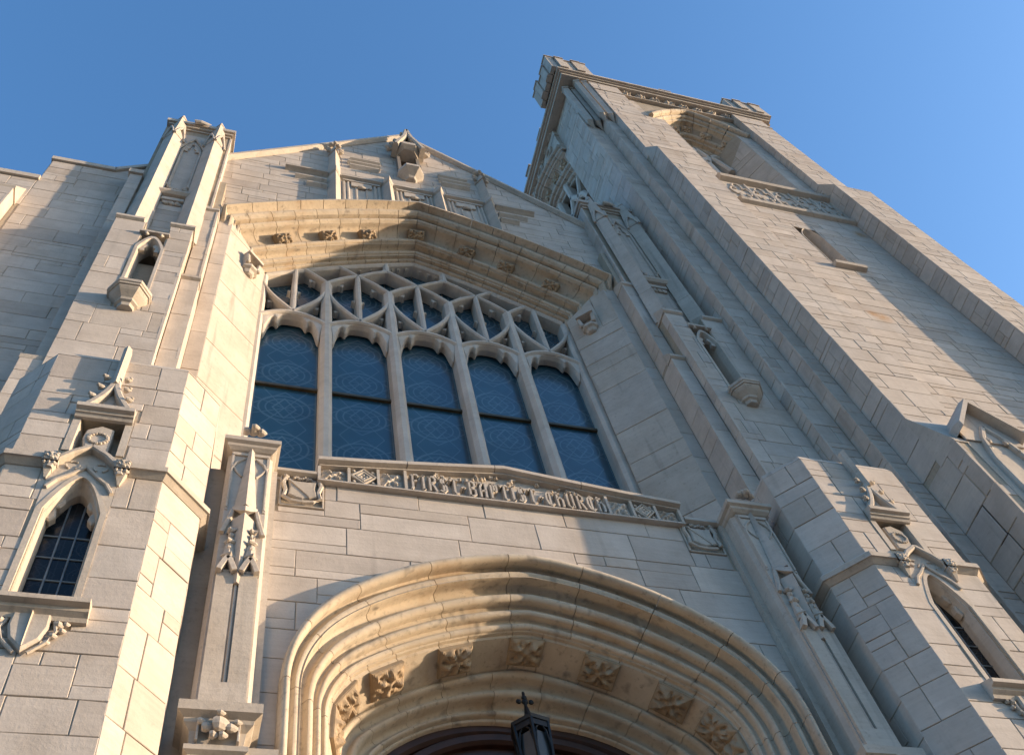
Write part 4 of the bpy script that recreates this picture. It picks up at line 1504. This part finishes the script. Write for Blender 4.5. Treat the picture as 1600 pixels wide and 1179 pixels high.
for k in (-3, -1, 1, 3):
    m = k * PIT
    for s_ in (-1, 1):
        pts = []
        for i in range(17):
            t = i / 8
            x = m + s_ * PIT * t
            z = ZSP + (ZC - ZSP) * t + .05 * math.sin(math.pi * min(t, 1)) if t <= 1 else ZC + (ZT - ZC) * (t - 1) + .03 * math.sin(math.pi * (t - 1))
            if abs(x) > 2.66 or z > wz(x) + .02:
                break
            pts.append((x, z))
        if len(pts) > 1:
            tb(pts)
    for s_ in (-1, 1):
        if abs(m + s_ * PIT) < 1.2:
            cusp((m + s_ * PIT * .5, ZC - .02), (s_ * .3, .9), .06)
for s_ in (-1, 1):
    tb([(s_ * PIT, ZT), (s_ * PIT, wz(PIT) - .02)], .02, .06)
    o = obj('cusp', MB().prism(fw, [(s_ * PIT - .14, ZT - .06), (s_ * PIT - .03, ZT + .08), (s_ * PIT + .03, ZT + .08), (s_ * PIT + .14, ZT - .06)], -.2, .01), TRACER, WIN)
    for q in (.25, .55, .8):
        x = s_ * PIT * 0 + s_ * (PIT * q)
        cusp((x, wz(x) - .10), (0, -1), .07)
for x in (-1.35, -1.0, -.8, .8, 1.0, 1.35):
    cusp((x, wz(x) - .10), (0, -1), .06)
# glass
gz0 = -.235
for li in range(5):
    c = (li - 2) * 2 * PIT
    for (z0, z1) in ((8.7, 12.06), (12.10, 14.62), (14.66, 16.62)):
        obj('pane', MB().box(fw, c - PIT + .03, c + PIT - .03, z0, z1, gz0 - .02, gz0), GLASS, WIN)
    for z in (12.08, 14.64):
        obj('saddle_bar', MB().box(fw, c - PIT + .07, c + PIT - .07, z - .028, z + .028, gz0 - .01, gz0 + .045), BRONZE, WIN)
    for s_ in (-1, 1):
        x0, x1 = sorted((c + s_ * .012, c + s_ * (PIT - .01)))
        obj('tracery_pane', MB().prism(fw, [(x0, 16.6), (x1, 16.6), (x1, wz(x1) - .01), (x0, wz(x0) - .01)], gz0 - .02, gz0), GLASS, WIN)
# ---- gable ornament: string, pilasters, panels, stepped ledges, niche
def gbelt(a0, a1, z=21.56, d=.10):
    q = MB().rings([[fg(a, z - .04, 0), fg(a, z, d * .5), fg(a, z + .03, d), fg(a, z + .09, d), fg(a, z + .14, 0)] for a in (a0, a1)])
    fix(obj('string_course', q, CARVED, FRONT))
PX = (-1.57, -.52, .52, 1.57)
gbelt(-2.52, -1.70)
for a, b in zip(PX[:-1], PX[1:]):
    gbelt(a + .13, b - .13)
gbelt(1.70, 2.52)
for i, x in enumerate(PX):
    zt = 23.35 if i in (0, 3) else 22.25
    z0 = win_o(1 - abs(x) / 3.45)[1] - .02
    def tri(w, d, z):
        return [fg(x - w, z, -.02), fg(x, z, d), fg(x + w, z, -.02)]
    q = MB().rings([tri(.15, .185, z0), tri(.15, .185, 21.55)])
    q.rings([tri(.15, .20, 21.55), tri(.18, .24, 21.60), tri(.18, .24, 21.68), tri(.15, .20, 21.76)] if i in (0, 3) else [tri(.15, .20, 21.55), tri(.18, .24, 21.60), tri(.18, .24, 21.68), tri(.02, .05, 22.15)])
    if i in (0, 3):
        q.rings([tri(.14, .185, 21.76), tri(.13, .17, 22.95)])
        q.rings([tri(.16, .21, 22.95), tri(.10, .14, 23.30)])
    pl = obj('pilaster', q, CARVED, FRONT)
    fix(pl)
    if i in (0, 3):
        q = MB()
        finial(q, fg(x, 23.45, .08), .10)
        obj('finial', q, CARVED, pl)
        for z in (23.05, 23.2):
            for s_ in (-1, 1):
                q = MB()
                crocket(q, fg(x + s_ * .13, z, .08), .05, s_)
                obj('crocket', q, CARVED, pl)
for a, b in zip(PX[:-1], PX[1:]):
    c = (a + b) / 2
    z0 = win_o(1 - max(0, abs(c) - .36) / 3.45)[1] - .02
    q = MB().box(fg, c - .36, c + .36, z0, 21.50, -.02, .012)
    for dx in (-.34, -.26, -.10, .10, .26, .34):
        q.bar(fg, [(c + dx, z0), (c + dx, 21.45)], .012, .03, .04 if abs(dx) > .2 else .03, 0)
    q.box(fg, c - .20, c + .20, 21.20, 21.42, .0, .05)
    q.box(fg, c - .36, c + .36, 21.44, 21.50, .0, .06)
    q.blob(fg(c, 21.17, .05), .10, .04, .05, lob=3)
    fix(obj('blind_panel', q, CARVED, FRONT))
for s_ in (-1, 1):
    fx = front(YG, s_)
    for (a0, a1, z) in ((.62, 1.25, 22.95), (.62, 1.30, 22.72), (.66, 1.26, 22.50), (1.72, 2.32, 21.24), (1.72, 2.1, 20.93)):
        q = MB().rings([[fx(a, z - .10, .0), fx(a, z - .02, .075), fx(a, z + .02, .075), fx(a, z + .09, 0)] for a in (a0, a1)])
        fix(obj('stepped_ledge', q, CARVED, FRONT))
fn = front(YG)
q = MB()
def och(r, d, z):
    return [fn(-r, z, -.02), fn(-r, z, d * .4), fn(-r * .5, z, d), fn(r * .5, z, d), fn(r, z, d * .4), fn(r, z, -.02)]
q.rings([och(.10, .10, 22.28), och(.13, .13, 22.33), och(.24, .26, 22.43), och(.27, .30, 22.46), och(.27, .30, 22.56)])
fix(obj('niche_corbel', q, CARVED, FRONT))
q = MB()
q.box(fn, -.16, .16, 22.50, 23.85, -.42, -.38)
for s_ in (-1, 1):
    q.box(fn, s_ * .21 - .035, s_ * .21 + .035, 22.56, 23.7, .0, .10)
NI = obj('niche', q, DARKST, FRONT)  # niche kept dark: the shadow of the recess is put into its colour
fix(NI)
q = MB()
q.rings([och(.22, .26, 23.66), och(.28, .36, 23.74), och(.27, .34, 23.95), och(.18, .2, 24.2), och(.05, .08, 24.75)])
for s_ in (-1, 1):
    q.bar(fn, [(s_ * .30, 23.7), (s_ * .20, 24.05), (s_ * .08, 24.4), (0, 24.9)], .03, .06, .36, .02)
    for (x, z) in ((.40, 23.85), (.30, 24.12), (.20, 24.42)):
        crocket(q, fn(s_ * x, z, .15), .085, s_)
finial(q, fn(0, 24.95, .2), .10)
fix(obj('canopy', q, CARVED, FRONT))
# nave roof behind the gable
obj('roof', MB().rings([[Vector((-4.6, y, 20.0)), Vector((0, y, 25.0)), Vector((4.6, y, 20.0)), Vector((4.6, y, 8)), Vector((-4.6, y, 8))] for y in (2.7, 24)]), DARKST, FRONT)

# ================================================================== BELL TOWER
TW = thing('bell_tower', 'tall square stone bell tower with angle buttresses and belfry openings', 'tower', (8.2, 3.5, 0))
e = .009
XL, XR, YF, YB = 5.19, 11.2, .55, 6.55
ff0 = front(0)
BX = 8.375
b_o = parab(1.5, 30.45, .45, .35)
b_i = parab(.70, 29.3, .6, .7)
def wbox(m, x0, x1, y0, y1, z0, z1):
    return m.box(F((0, 0, 0), (1, 0, 0), (0, 1, 0), (0, 0, 1)), x0, x1, y0, y1, z0, z1)
m = MB()
wbox(m, XL + e, XR - e, YF + e, YF + .5, 0, 19.10)
wbox(m, XL + e, 7.945, YF + e, YF + .5, 19.10, 21.2)
wbox(m, 8.455, XR - e, YF + e, YF + .5, 19.10, 21.2)
wbox(m, XL + e, XR - e, YF + e, YF + .5, 21.2, 24.0)
wbox(m, XL + e, 7.3, YF + e, YF + .5, 24.0, 28.98)
wbox(m, XL + e, 6.87, YF + e, YF + .5, 28.98, 31.1)
wbox(m, 9.45, XR - e, YF + e, YF + .5, 24.0, 28.98)
wbox(m, 9.88, XR - e, YF + e, YF + .5, 28.98, 31.1)
for i in range(20):
    x0, x1 = 6.87 + 3.01 * i / 20, 6.87 + 3.01 * (i + 1) / 20
    z0, z1 = arch_z(b_o, x0 - BX), arch_z(b_o, x1 - BX)
    m.add([Vector((x, y, z)) for y in (YF + e, YF + .5) for x, z in ((x0, z0), (x1, z1), (x1, 31.1), (x0, 31.1))],
          [(0, 1, 2, 3), (5, 4, 7, 6), (0, 4, 5, 1), (3, 2, 6, 7)])
wbox(m, XL + e, XL + .7, YF + .5, 2.0, 0, 31.1)
wbox(m, XL + e, XL + .7, 2.0, 5.1, 0, 23.8)
wbox(m, XL + e, XL + .7, 5.1, YB, 0, 31.1)
wbox(m, XL + .7, XR - e, 1.75, YB, 0, 31.1)
BODY = obj('wall', m, MORTAR, TW)
fwall = front(YF)
slit = (7.94, 8.46, 19.12, 21.2)
stones(BODY, fwall, 6.35, 9.97, 11.0, 24.0, (.27, .42), (.5, 1.15), joint=.011, depth=.03, holes=[slit, (7.1, 9.97, 22.25, 24.0)], seed=101, minpx=11)
stones(BODY, fwall, 6.35, 9.97, 0, 11.0, (.3, .45), (.5, 1.1), seed=9, only_far=True)
stones(BODY, fwall, 6.35, 7.28, 24.0, 28.95, (.28, .42), (.5, 1.0), joint=.013, seed=102, minpx=12)
stones(BODY, fwall, 6.35, 6.85, 28.95, 30.6, (.28, .42), (.3, .6), joint=.013, seed=107, minpx=12)
stones(BODY, fwall, 9.47, 9.97, 24.0, 28.95, (.28, .42), (.5, 1.0), joint=.013, seed=103, minpx=12)
stones(BODY, front(YF), XL, 5.45, 0, 30.9, (.3, .45), (.3, .5), joint=.009, seed=104, minpx=9)
stones(BODY, left_face(XL), YF, .805, 0, 30.9, (.3, .5), (.3, .5), joint=.009, seed=105, minpx=9)
# buttresses
def buttress(x0, x1, lower):
    m = MB()
    ftop = lambda: None
    zl = 11.1 if lower else 0
    m.box(front(0), x0 + e, x1 - e, 0, 23.85, -YF - .1, -.115 - e)
    m.box(front(0), x0 + e, x1 - e, 23.85, 31.0, -YF - .1, -.36 - e)
    if lower:
        m.box(front(0), x0 + e, x1 - e, 0, 11.1, -.3, .18 - e)
    B = obj('buttress', m, MORTAR, TW)
    stones(B, front(.115), x0, x1, 12.05 if lower else 9.0, 23.80, (.27, .44), (.40, .80), joint=.010, seed=111 + int(x0), minpx=10)
    stones(B, front(.36), x0, x1, 24.5, 30.9, (.28, .44), (.4, .8), joint=.013, seed=112 + int(x0), minpx=12)
    stones(B, left_face(x0), .115, YF, 11.2 if lower else 8.0, 23.80, (.30, .50), (.5, .6), joint=.010, seed=113 + int(x0), minpx=9)
    stones(B, left_face(x0), .36, YF, 24.2, 30.9, (.3, .5), (.3, .5), joint=.013, seed=114 + int(x0), minpx=12)
    if lower:
        stones(B, left_face(x0), -.18, YF, 0, 11.1, (.36, .55), (.3, .6), joint=.014, seed=115, minpx=9)
        stones(B, front(-.18), x0, x1, 0, 8.5, (.3, .45), (.4, .8), seed=116, only_far=True)
        q = MB().rings([[Vector((x, .115 + .03, 12.09)), Vector((x, .114, 12.06)), Vector((x, -.185, 11.10)), Vector((x, -.185, 11.06)), Vector((x, .2, 11.06))] for x in (x0 - .003, x1 + .003)])
        fix(obj('weathering', q, CARVED, B))
    q = MB().rings([[Vector((x, .38, 24.56)), Vector((x, .355, 24.54)), Vector((x, .112, 23.84)), Vector((x, .112, 23.80)), Vector((x, .5, 23.80))] for x in (x0 - .003, x1 + .003)])
    fix(obj('weathering', q, CARVED, B))
    q = MB().box(front(.36), x0 - .01, x1 + .01, 30.05, 30.11, -.1, .02)
    obj('offset_band', q, CARVED, B)
    return B
B1 = buttress(5.45, 6.35, True)
B2 = buttress(9.97, 10.95, True)
# canopied panel on the lower stage of the near buttress
for (xc, hw, BB) in ((5.98, .50, B1), (10.46, .49, B2)):
    f = F((xc, -.18, 0), (1, 0, 0), (0, 0, 1), (0, -1, 0))
    q = MB().box(f, -hw + .14, hw, 8.5, 11.30, -.1, .004)
    q.box(f, -hw - .03, -hw + .02, 8.5, 11.06, -.1, -.004)
    q.box(f, -hw - .03, hw, 10.0, 10.18, -.1, -.002)
    for s_ in (-1, 1):
        q.rings([[f(s_ * a + .05, z - .10, -.3), f(s_ * a + .05, z - .10, .16), f(s_ * a + .05, z, .16), f(s_ * a + .05, z + .05, .05), f(s_ * a + .05, z + .05, -.3)] for a, z in ((0.0, 11.95), (.46, 11.30))])
    q.prism(f, [(-.36, 11.1), (.46, 11.1), (.46, 11.25), (.05, 11.86), (-.36, 11.25)], -.2, .03)
    pan = obj('gabled_panel', q, CARVED, BB)
    fix(pan)
    q = MB()
    for s_ in (-1, 1):
        q.bar(f, [(s_ * .27 + .07, 8.6), (s_ * .27 + .07, 10.7), (s_ * .17 + .07, 11.15), (.07, 11.45)], .02, .04, .06, 0)
        q.blob(f(s_ * .12 + .07, 11.12, .04), .04, .03, .05, lob=3)
        q.blob(f(s_ * .20 + .07, 10.95, .04), .035, .03, .04, lob=3)
    q.blob(f(.62, 11.25, .15), .09, .09, .06, lob=3)
    obj('blind_tracery', q, CARVED, pan)
# left angle buttress
m = MB()
wbox(m, 4.76 + e, XL + .1, .805 + e, 2.0 - e, 0, 28.6)
wbox(m, 4.95 + e, XL + .1, .805 + e, 2.0 - e, 28.6, 31.1)
wbox(m, 4.76 + e, XL + .1, 5.1, 6.2, 0, 31.1)
B3 = obj('buttress', m, MORTAR, TW)
stones(B3, left_face(4.76), .805, 2.0, 0, 28.55, (.30, .46), (.45, .9), joint=.010, seed=121, minpx=10)
stones(B3, left_face(4.95), .805, 2.0, 28.7, 31.0, (.30, .46), (.45, .9), joint=.013, seed=122, minpx=12)
stones(B3, front(.805), 4.76, XL, 0, 28.55, (.30, .46), (.3, .45), joint=.009, seed=123, minpx=9)
q = MB().rings([[Vector((4.755, y, 28.5)), Vector((4.755, y, 28.58)), Vector((4.96, y, 28.95)), Vector((5.1, y, 28.95)), Vector((5.1, y, 28.5))] for y in (.80, 2.0)])
fix(obj('weathering', q, CARVED, B3))
# clustered corner shafts under the cornice
q = MB()
for (x, y) in ((4.86, .72), (5.08, .70), (5.12, .48), (5.34, .46)):
    q.tube([Vector((x, y, 27.5)), Vector((x, y, 31.0))], .10, 4)
    q.tube([Vector((x, y, 30.78)), Vector((x, y, 30.92))], .125, 4)
    q.cone([Vector((x + .085 * math.cos(t), y + .085 * math.sin(t), 27.5)) for t in [k * math.pi / 4 for k in range(8)]], Vector((x + .1, y + .1, 27.2)))
obj('corner_shafts', q, CARVED, TW)
# slit window
f = front(YF, 1, 8.2, 0)
f.o.x = 8.2
q = MB()
def hs(hw, a, sp):
    pts = [(-hw, 19.12), (-hw, sp)]
    for k in range(1, 7):
        t = k / 6
        pts.append((-hw * (1 - t), sp + (a - sp) * (1 - (1 - t) ** 1.8)))
    return pts + [(-x, z) for x, z in reversed(pts[:-1])]
h0, h1 = hs(.26, 21.2, 20.7), hs(.215, 21.08, 20.65)
q.rings([[f(*h0[k], -.06), f(*h0[k], .006), f(h0[k][0] * .93, h0[k][1] - .01, .006), f(*h1[k], -.16), f(*h1[k], -.55), f(*h0[k], -.55)] for k in range(len(h0))])
for z in (19.7, 20.3):
    pass
SL = obj('slit_window', q, CARVED, TW)
fix(SL)
obj('pane', MB().box(f, -.26, .26, 19.1, 21.2, -.59, -.55), DGLASS, SL)
q = MB().rings([[f(a, 19.02, 0), f(a, 19.04, .10), f(a, 19.12, .12), f(a, 19.18, 0)] for a in (-.29, .40)])
fix(obj('sill', q, CARVED, SL))
# frieze below the belfry
f = fwall
for (z, d) in ((23.78, .14), (22.28, .10)):
    q = MB().rings([[f(a, z - .05, 0), f(a, z, d * .8), f(a, z + .10, d), f(a, z + .18, d * .8), f(a, z + .26, 0)] for a in (7.12, 9.97)])
    fix(obj('string_course', q, CARVED, TW))
q = MB().box(f, 7.12, 9.97, 22.4, 23.75, -.03, .0)
for i in range(5):
    c = 7.42 + .57 * i
    for a_ in range(4):
        t0 = a_ * math.pi / 2
        q.bar(f, [(c + .13 * math.cos(t0) + .12 * math.cos(t0 + g_), 23.08 + .28 * math.sin(t0) + .24 * math.sin(t0 + g_)) for g_ in (-2.2, -1.2, -.4, .4, 1.2, 2.2)], .018, .03, .03, 0)
    q.bar(f, [(c + .285, 22.5), (c + .285, 23.7)], .02, .035, .035, 0)
fix(obj('blind_tracery', q, CARVED, TW))
# belfry arch and splays (front)
fb = F((BX, YF, 0), (1, 0, 0), (0, 0, 1), (0, -1, 0))
A = MB().rings([[fb(*full(lerp_curve(b_o, b_i, t), s), c) for t, c in ((.05, -.05), (.9, -.80), (.9, -.95), (.05, -.95))] for s in [-1 + 2 * i / 24 for i in range(25)]])
BA = obj('belfry_arch', A, MORTAR, TW)
fix(BA)
ring_blocks(BA, fb, b_o, b_i, [(-.05, -.02), (-.05, .06)] + wavy((-.02, .08), (1.0, -.80), 1.1, [(.05, .06, .07), (.17, .04, .05), (.27, .03, .045), (.60, .05, .06), (.72, .03, .05), (.86, .05, .05), (.97, .03, .03)], [(.11, .02, .03), (.43, .12, .07), (.79, .03, .04)], 60) + [(1.0, -1.0), (-.05, -1.0)],
            [-1 + 2 * i / 7 for i in range(8)], ARCHST, gap=.006, sub=4)
for k, s in enumerate((-.85, -.43, .0, .43, .85)):
    cm = lerp_curve(b_o, b_i, .5)
    p = full(cm, s)
    bf = boss_frame(fb(p[0], p[1], -.36), (1, 0, -.6 * s), (-.4 * s, -.6, -.7))
    obj('leaf_boss', MB().grid(bf, .16, .13, rosette_fn(.10, 4, k), 12, -.12), ARCHST, BA)
for s_ in (-1, 1):
    L = math.hypot(.455, .80)
    u = Vector((-s_ * .455, .80, 0)) / L
    n = Vector((-s_ * .80, -.455, 0)) / L
    fj = F((BX + s_ * 1.075, YF, 0), u, (0, 0, 1), n)
    J = obj('belfry_jamb', MB().box(fj, 0, L, 23.9, 29.0, -.25, -.009), MORTAR, TW)
    stones(J, fj, 0, L, 23.95, 28.5, (.7, 1.0), (1, 2), joint=.011, seed=131, mat=CARVED, halves=[(1.0, 1, 28.5)])
LV = obj('belfry_louvre', MB().box(fb, -.7, .7, 23.9, 29.3, -1.0, -.96), LOUVRE, TW)
for i in range(9):
    z = 24.1 + .52 * i
    obj('slat', MB().add([fb(-.66, z, -.82), fb(.66, z, -.82), fb(.66, z + .3, -.95), fb(-.66, z + .3, -.95), fb(-.66, z + .04, -.82), fb(.66, z + .04, -.82), fb(.66, z + .34, -.95), fb(-.66, z + .34, -.95)],
        [(0, 1, 2, 3), (4, 7, 6, 5), (0, 4, 5, 1), (1, 5, 6, 2), (2, 6, 7, 3), (3, 7, 4, 0)]), LOUVRE, LV)
obj('sill', MB().box(fb, -1.1, 1.1, 23.85, 24.03, -1.0, .02), CARVED, TW)
fix(obj('belfry_mullion', MB().bar(fb, [(0, 24), (0, 28.0)], .06, .13, -.55, -.85), TRACER, TW))
for s_ in (-1, 1):
    fix(obj('belfry_tracery', MB().bar(fb, [(s_ * .6, 27.3), (s_ * .42, 28.0), (s_ * .2, 28.3), (0, 28.9)], .05, .10, -.55, -.8), TRACER, TW))
    fix(obj('belfry_tracery', MB().bar(fb, [(0, 27.6), (s_ * .2, 28.2), (s_ * .5, 28.5)], .05, .10, -.55, -.8), TRACER, TW))
# belfry on the left face
YC = 3.6
fl = F((4.80, YC, 0), (0, 1, 0), (0, 0, 1), (-1, 0, 0))
s_o = parab(1.6, 30.55, .28, .22)
s_i = parab(1.32, 29.35, .35, .25)
A = MB().rings([[fl(*full(lerp_curve(s_o, s_i, t), s), c) for t, c in ((-.05, -.06), (.9, -.56), (.9, -.64), (-.05, -.64))] for s in [-1 + 2 * i / 24 for i in range(25)]])
SA = obj('belfry_arch', A, MORTAR, TW)
fix(SA)
ring_blocks(SA, fl, s_o, s_i, [(-.08, -.05), (-.08, .06)] + wavy((-.05, .06), (1.0, -.50), 1.2, [(.04, .05, .06), (.15, .04, .05), (.25, .03, .045), (.60, .05, .06), (.72, .03, .05), (.86, .05, .05), (.97, .03, .03)], [(.10, .02, .03), (.43, .12, .07), (.79, .03, .04)], 60) + [(1.0, -.66), (-.08, -.66)],
            [-1 + 2 * i / 9 for i in range(10)], CARVED, gap=.005, sub=4)
for k, s in enumerate((-.75, -.4, 0, .4, .75)):
    p = full(lerp_curve(s_o, s_i, .42), s)
    bf = boss_frame(fl(p[0], p[1], -.26), (0, 1, -.4 * s), (-.6, -.2 * s, -.75))
    obj('leaf_boss', MB().grid(bf, .17, .14, rosette_fn(.14, 4, k), 9, -.12), ARCHST, SA)
q = MB().box(fl, -1.65, 1.65, 30.55, 31.1, -.3, -.02)
for s_ in (-1, 1):
    q.prism(fl, [(s_ * 1.62, 29.3), (s_ * 1.62, 30.6), (s_ * .0, 30.6), (s_ * .5, 30.45), (s_ * 1.0, 30.1)], -.3, -.02)
fix(obj('spandrel', q, CARVED, TW))
for c in (-1.1, -.42, .42, 1.1):
    z = 30.42 if abs(c) > .8 else 30.78
    fix(obj('roundel', MB().bar(fl, [(c + .17 * math.cos(2 * math.pi * k / 14), z + .17 * math.sin(2 * math.pi * k / 14)) for k in range(15)], .02, .045, .06, -.03), CARVED, TW))
for i in range(8):
    c = -1.45 + .41 * i
    obj('frieze_boss', MB().grid(F(fl(c, 30.98, .0), fl.u, fl.v, fl.n), .13, .09, rosette_fn(.09, 4, i, i), 8, -.05), CARVED, TW)
LV = obj('belfry_louvre', MB().box(fl, -1.55, 1.55, 23.8, 31.0, -1.07, -1.02), LOUVRE, TW)
for i in range(9):
    z = 24.0 + .55 * i
    obj('slat', MB().add([fl(-1.2, z, -.80), fl(1.2, z, -.80), fl(1.2, z + .3, -.94), fl(-1.2, z + .3, -.94), fl(-1.2, z + .04, -.80), fl(1.2, z + .04, -.80), fl(1.2, z + .34, -.94), fl(-1.2, z + .34, -.94)],
        [(0, 1, 2, 3), (4, 7, 6, 5), (0, 4, 5, 1), (1, 5, 6, 2), (2, 6, 7, 3), (3, 7, 4, 0)]), LOUVRE, LV)
for s_ in (-1, 0, 1):
    fix(obj('belfry_mullion', MB().bar(fl, [(s_ * .58, 23.8), (s_ * .58, 27.5)], .05, .11, -.34, -.62), TRACER, TW))
for a in (-.87, -.29, .29, .87):
    for s_ in (-1, 1):
        fix(obj('belfry_tracery', MB().bar(fl, [(a - s_ * .29, 26.9), (a - s_ * .16, 27.45), (a + s_ * .10, 27.8), (a + s_ * .29, 28.3)], .045, .09, -.34, -.60), TRACER, TW))
for a in (-.58, 0, .58):
    fix(obj('belfry_tracery', MB().bar(fl, [(a, 28.25), (a, 29.3)], .045, .09, -.34, -.60), TRACER, TW))
# cornice, frieze bosses, parapet
q = MB()
for (d, z0, z1) in ((.03, 30.96, 31.10), (.08, 31.10, 31.18), (.14, 31.18, 31.30)):
    wbox(q, 4.70 - d, 11.22 + d * .5, .36 - d, YB + .3, z0, z1)
fix(obj('cornice', q, CARVED, TW))
for i in range(8):
    c = 6.62 + .45 * i
    obj('frieze_boss', MB().grid(F(fwall(c, 30.82, .06), fwall.u, fwall.v, fwall.n), .15, .13, rosette_fn(.12, 4, i, i + 5), 8, -.06), CARVED, TW)
q = MB().box(fwall, 6.35, 9.97, 30.62, 30.68, -.03, .10)
obj('string_course', q, CARVED, TW)
q = MB()
wbox(q, 5.0, XR, .50, .85, 31.3, 31.95)
wbox(q, 5.0, 5.35, .5, YB, 31.3, 31.95)
wbox(q, XR - .35, XR, .5, YB, 31.3, 31.95)
obj('parapet', q, ASHLAR, TW)
def pinn(m, x, y, z0, z1, w):
    B_ = lambda w_, z: [Vector((x - w_, y - w_, z)), Vector((x + w_, y - w_, z)), Vector((x + w_, y + w_, z)), Vector((x - w_, y + w_, z))]
    m.rings([B_(w, z0), B_(w, z1)])
    m.rings([B_(w * 1.25, z1), B_(w * 1.25, z1 + .06)])
    m.cone(B_(w * 1.1, z1 + .06), Vector((x, y, z1 + .06 + w * 2.6)))
rg = random.Random(3)
for (cx, cy, zt) in ((5.05, .85, 32.75), (10.75, .85, 32.5), (5.05, 6.1, 32.75)):
    m = MB()
    wbox(m, cx - .52, cx + .52, cy - .50, cy + .50, 31.3, zt - .45)
    for (dx, dy) in ((-.52, -.5), (-.26, -.56), (0, -.52), (.26, -.56), (.52, -.5), (-.58, -.25), (-.54, 0), (-.58, .25), (-.52, .5), (.58, -.25), (.54, 0), (.58, .25), (.52, .5), (-.2, .54), (.2, .54)):
        pinn(m, cx + dx, cy + dy, 31.3, zt - (.40 if abs(dx) + abs(dy) < .9 else .15) + rg.uniform(-.12, .12), .115)
    pinn(m, cx, cy, zt - .4, zt + .25, .2)
    o = obj('corner_pinnacle', m, CARVED, TW)
    fix(o)
for (x, y) in ((8.2, .55), (7.0, .55), (9.4, .55), (4.9, 2.4), (4.9, 3.6), (4.9, 4.8)):
    m = MB()
    pinn(m, x, y, 31.3, 32.15 if x == 8.2 or y == 3.6 else 31.95, .16)
    pinn(m, x - .12 * (1 if y < 1 else 0), y - .12 * (0 if y < 1 else 1), 31.3, 31.9, .1)
    fix(obj('parapet_pinnacle', m, CARVED, TW))

# ================================================================== SIDE WING
WG = thing('side_wing', 'lower shaded stone wing wall with stepped parapet at the far left', 'building', (-7, 2, 0))
YWG = 1.45
f = front(YWG, -1)
m = MB().box(f, 4.7, 12, 0, 18.45, -6, -.009)
m.box(f, 4.7, 6.27, 18.45, 19.45, -1.2, -.009)
m.prism(f, [(4.7, 19.4), (5.28, 19.4), (4.7, 20.0)], -1.2, -.009)
m.box(f, 6.36, 7.4, 0, 17.3, -.1, .236)
wall = obj('wall', m, MORTAR, WG)
stones(wall, f, 4.78, 6.27, 8, 18.4, (.30, .48), (.45, 1.05), seed=141)
stones(wall, f, 4.78, 6.26, 18.4, 19.42, (.30, .40), (.5, .9), seed=142)
stones(wall, f, 4.75, 5.28, 19.42, 20.0, (.30, .40), (.5, .9), seed=143, halves=[(1.0, 1.0, 24.7)])
stones(wall, f, 6.28, 9, 17.3, 18.4, (.3, .45), (.6, 1.0), seed=144)
stones(wall, front(1.20, -1), 6.35, 7.4, 8, 17.3, (.36, .5), (.5, .9), seed=145)
fs = F((-6.35, 1.20, 0), (0, 1, 0), (0, 0, 1), (1, 0, 0))
stones(wall, fs, 0, .25, 8, 17.3, (.5, .9), (.3, .4), seed=146)
q = MB().rings([[f(a, 17.26, .25), f(a, 17.32, .27), f(a, 17.95, .0), f(a, 17.26, -.05)] for a in (6.33, 7.42)])
fix(obj('weathering', q, CARVED, WG))
cp = MB()
cp.box(f, 6.26, 12, 18.42, 18.56, -.6, .04)
cp.box(f, 5.27, 6.29, 19.43, 19.56, -.6, .04)
cp.prism(f, [(5.29, 19.44), (5.29, 19.57), (4.70, 20.17), (4.70, 20.04)], -.6, .04)
fix(obj('coping', cp, CARVED, WG))
obj('roof', MB().rings([[Vector((-12, 1.9, 18)), Vector((-12, 6, 21)), Vector((-12, 12, 18))], [Vector((-4.7, 1.9, 18)), Vector((-4.7, 6, 21)), Vector((-4.7, 12, 18))]]), DARKST, WG)
lay_stones()
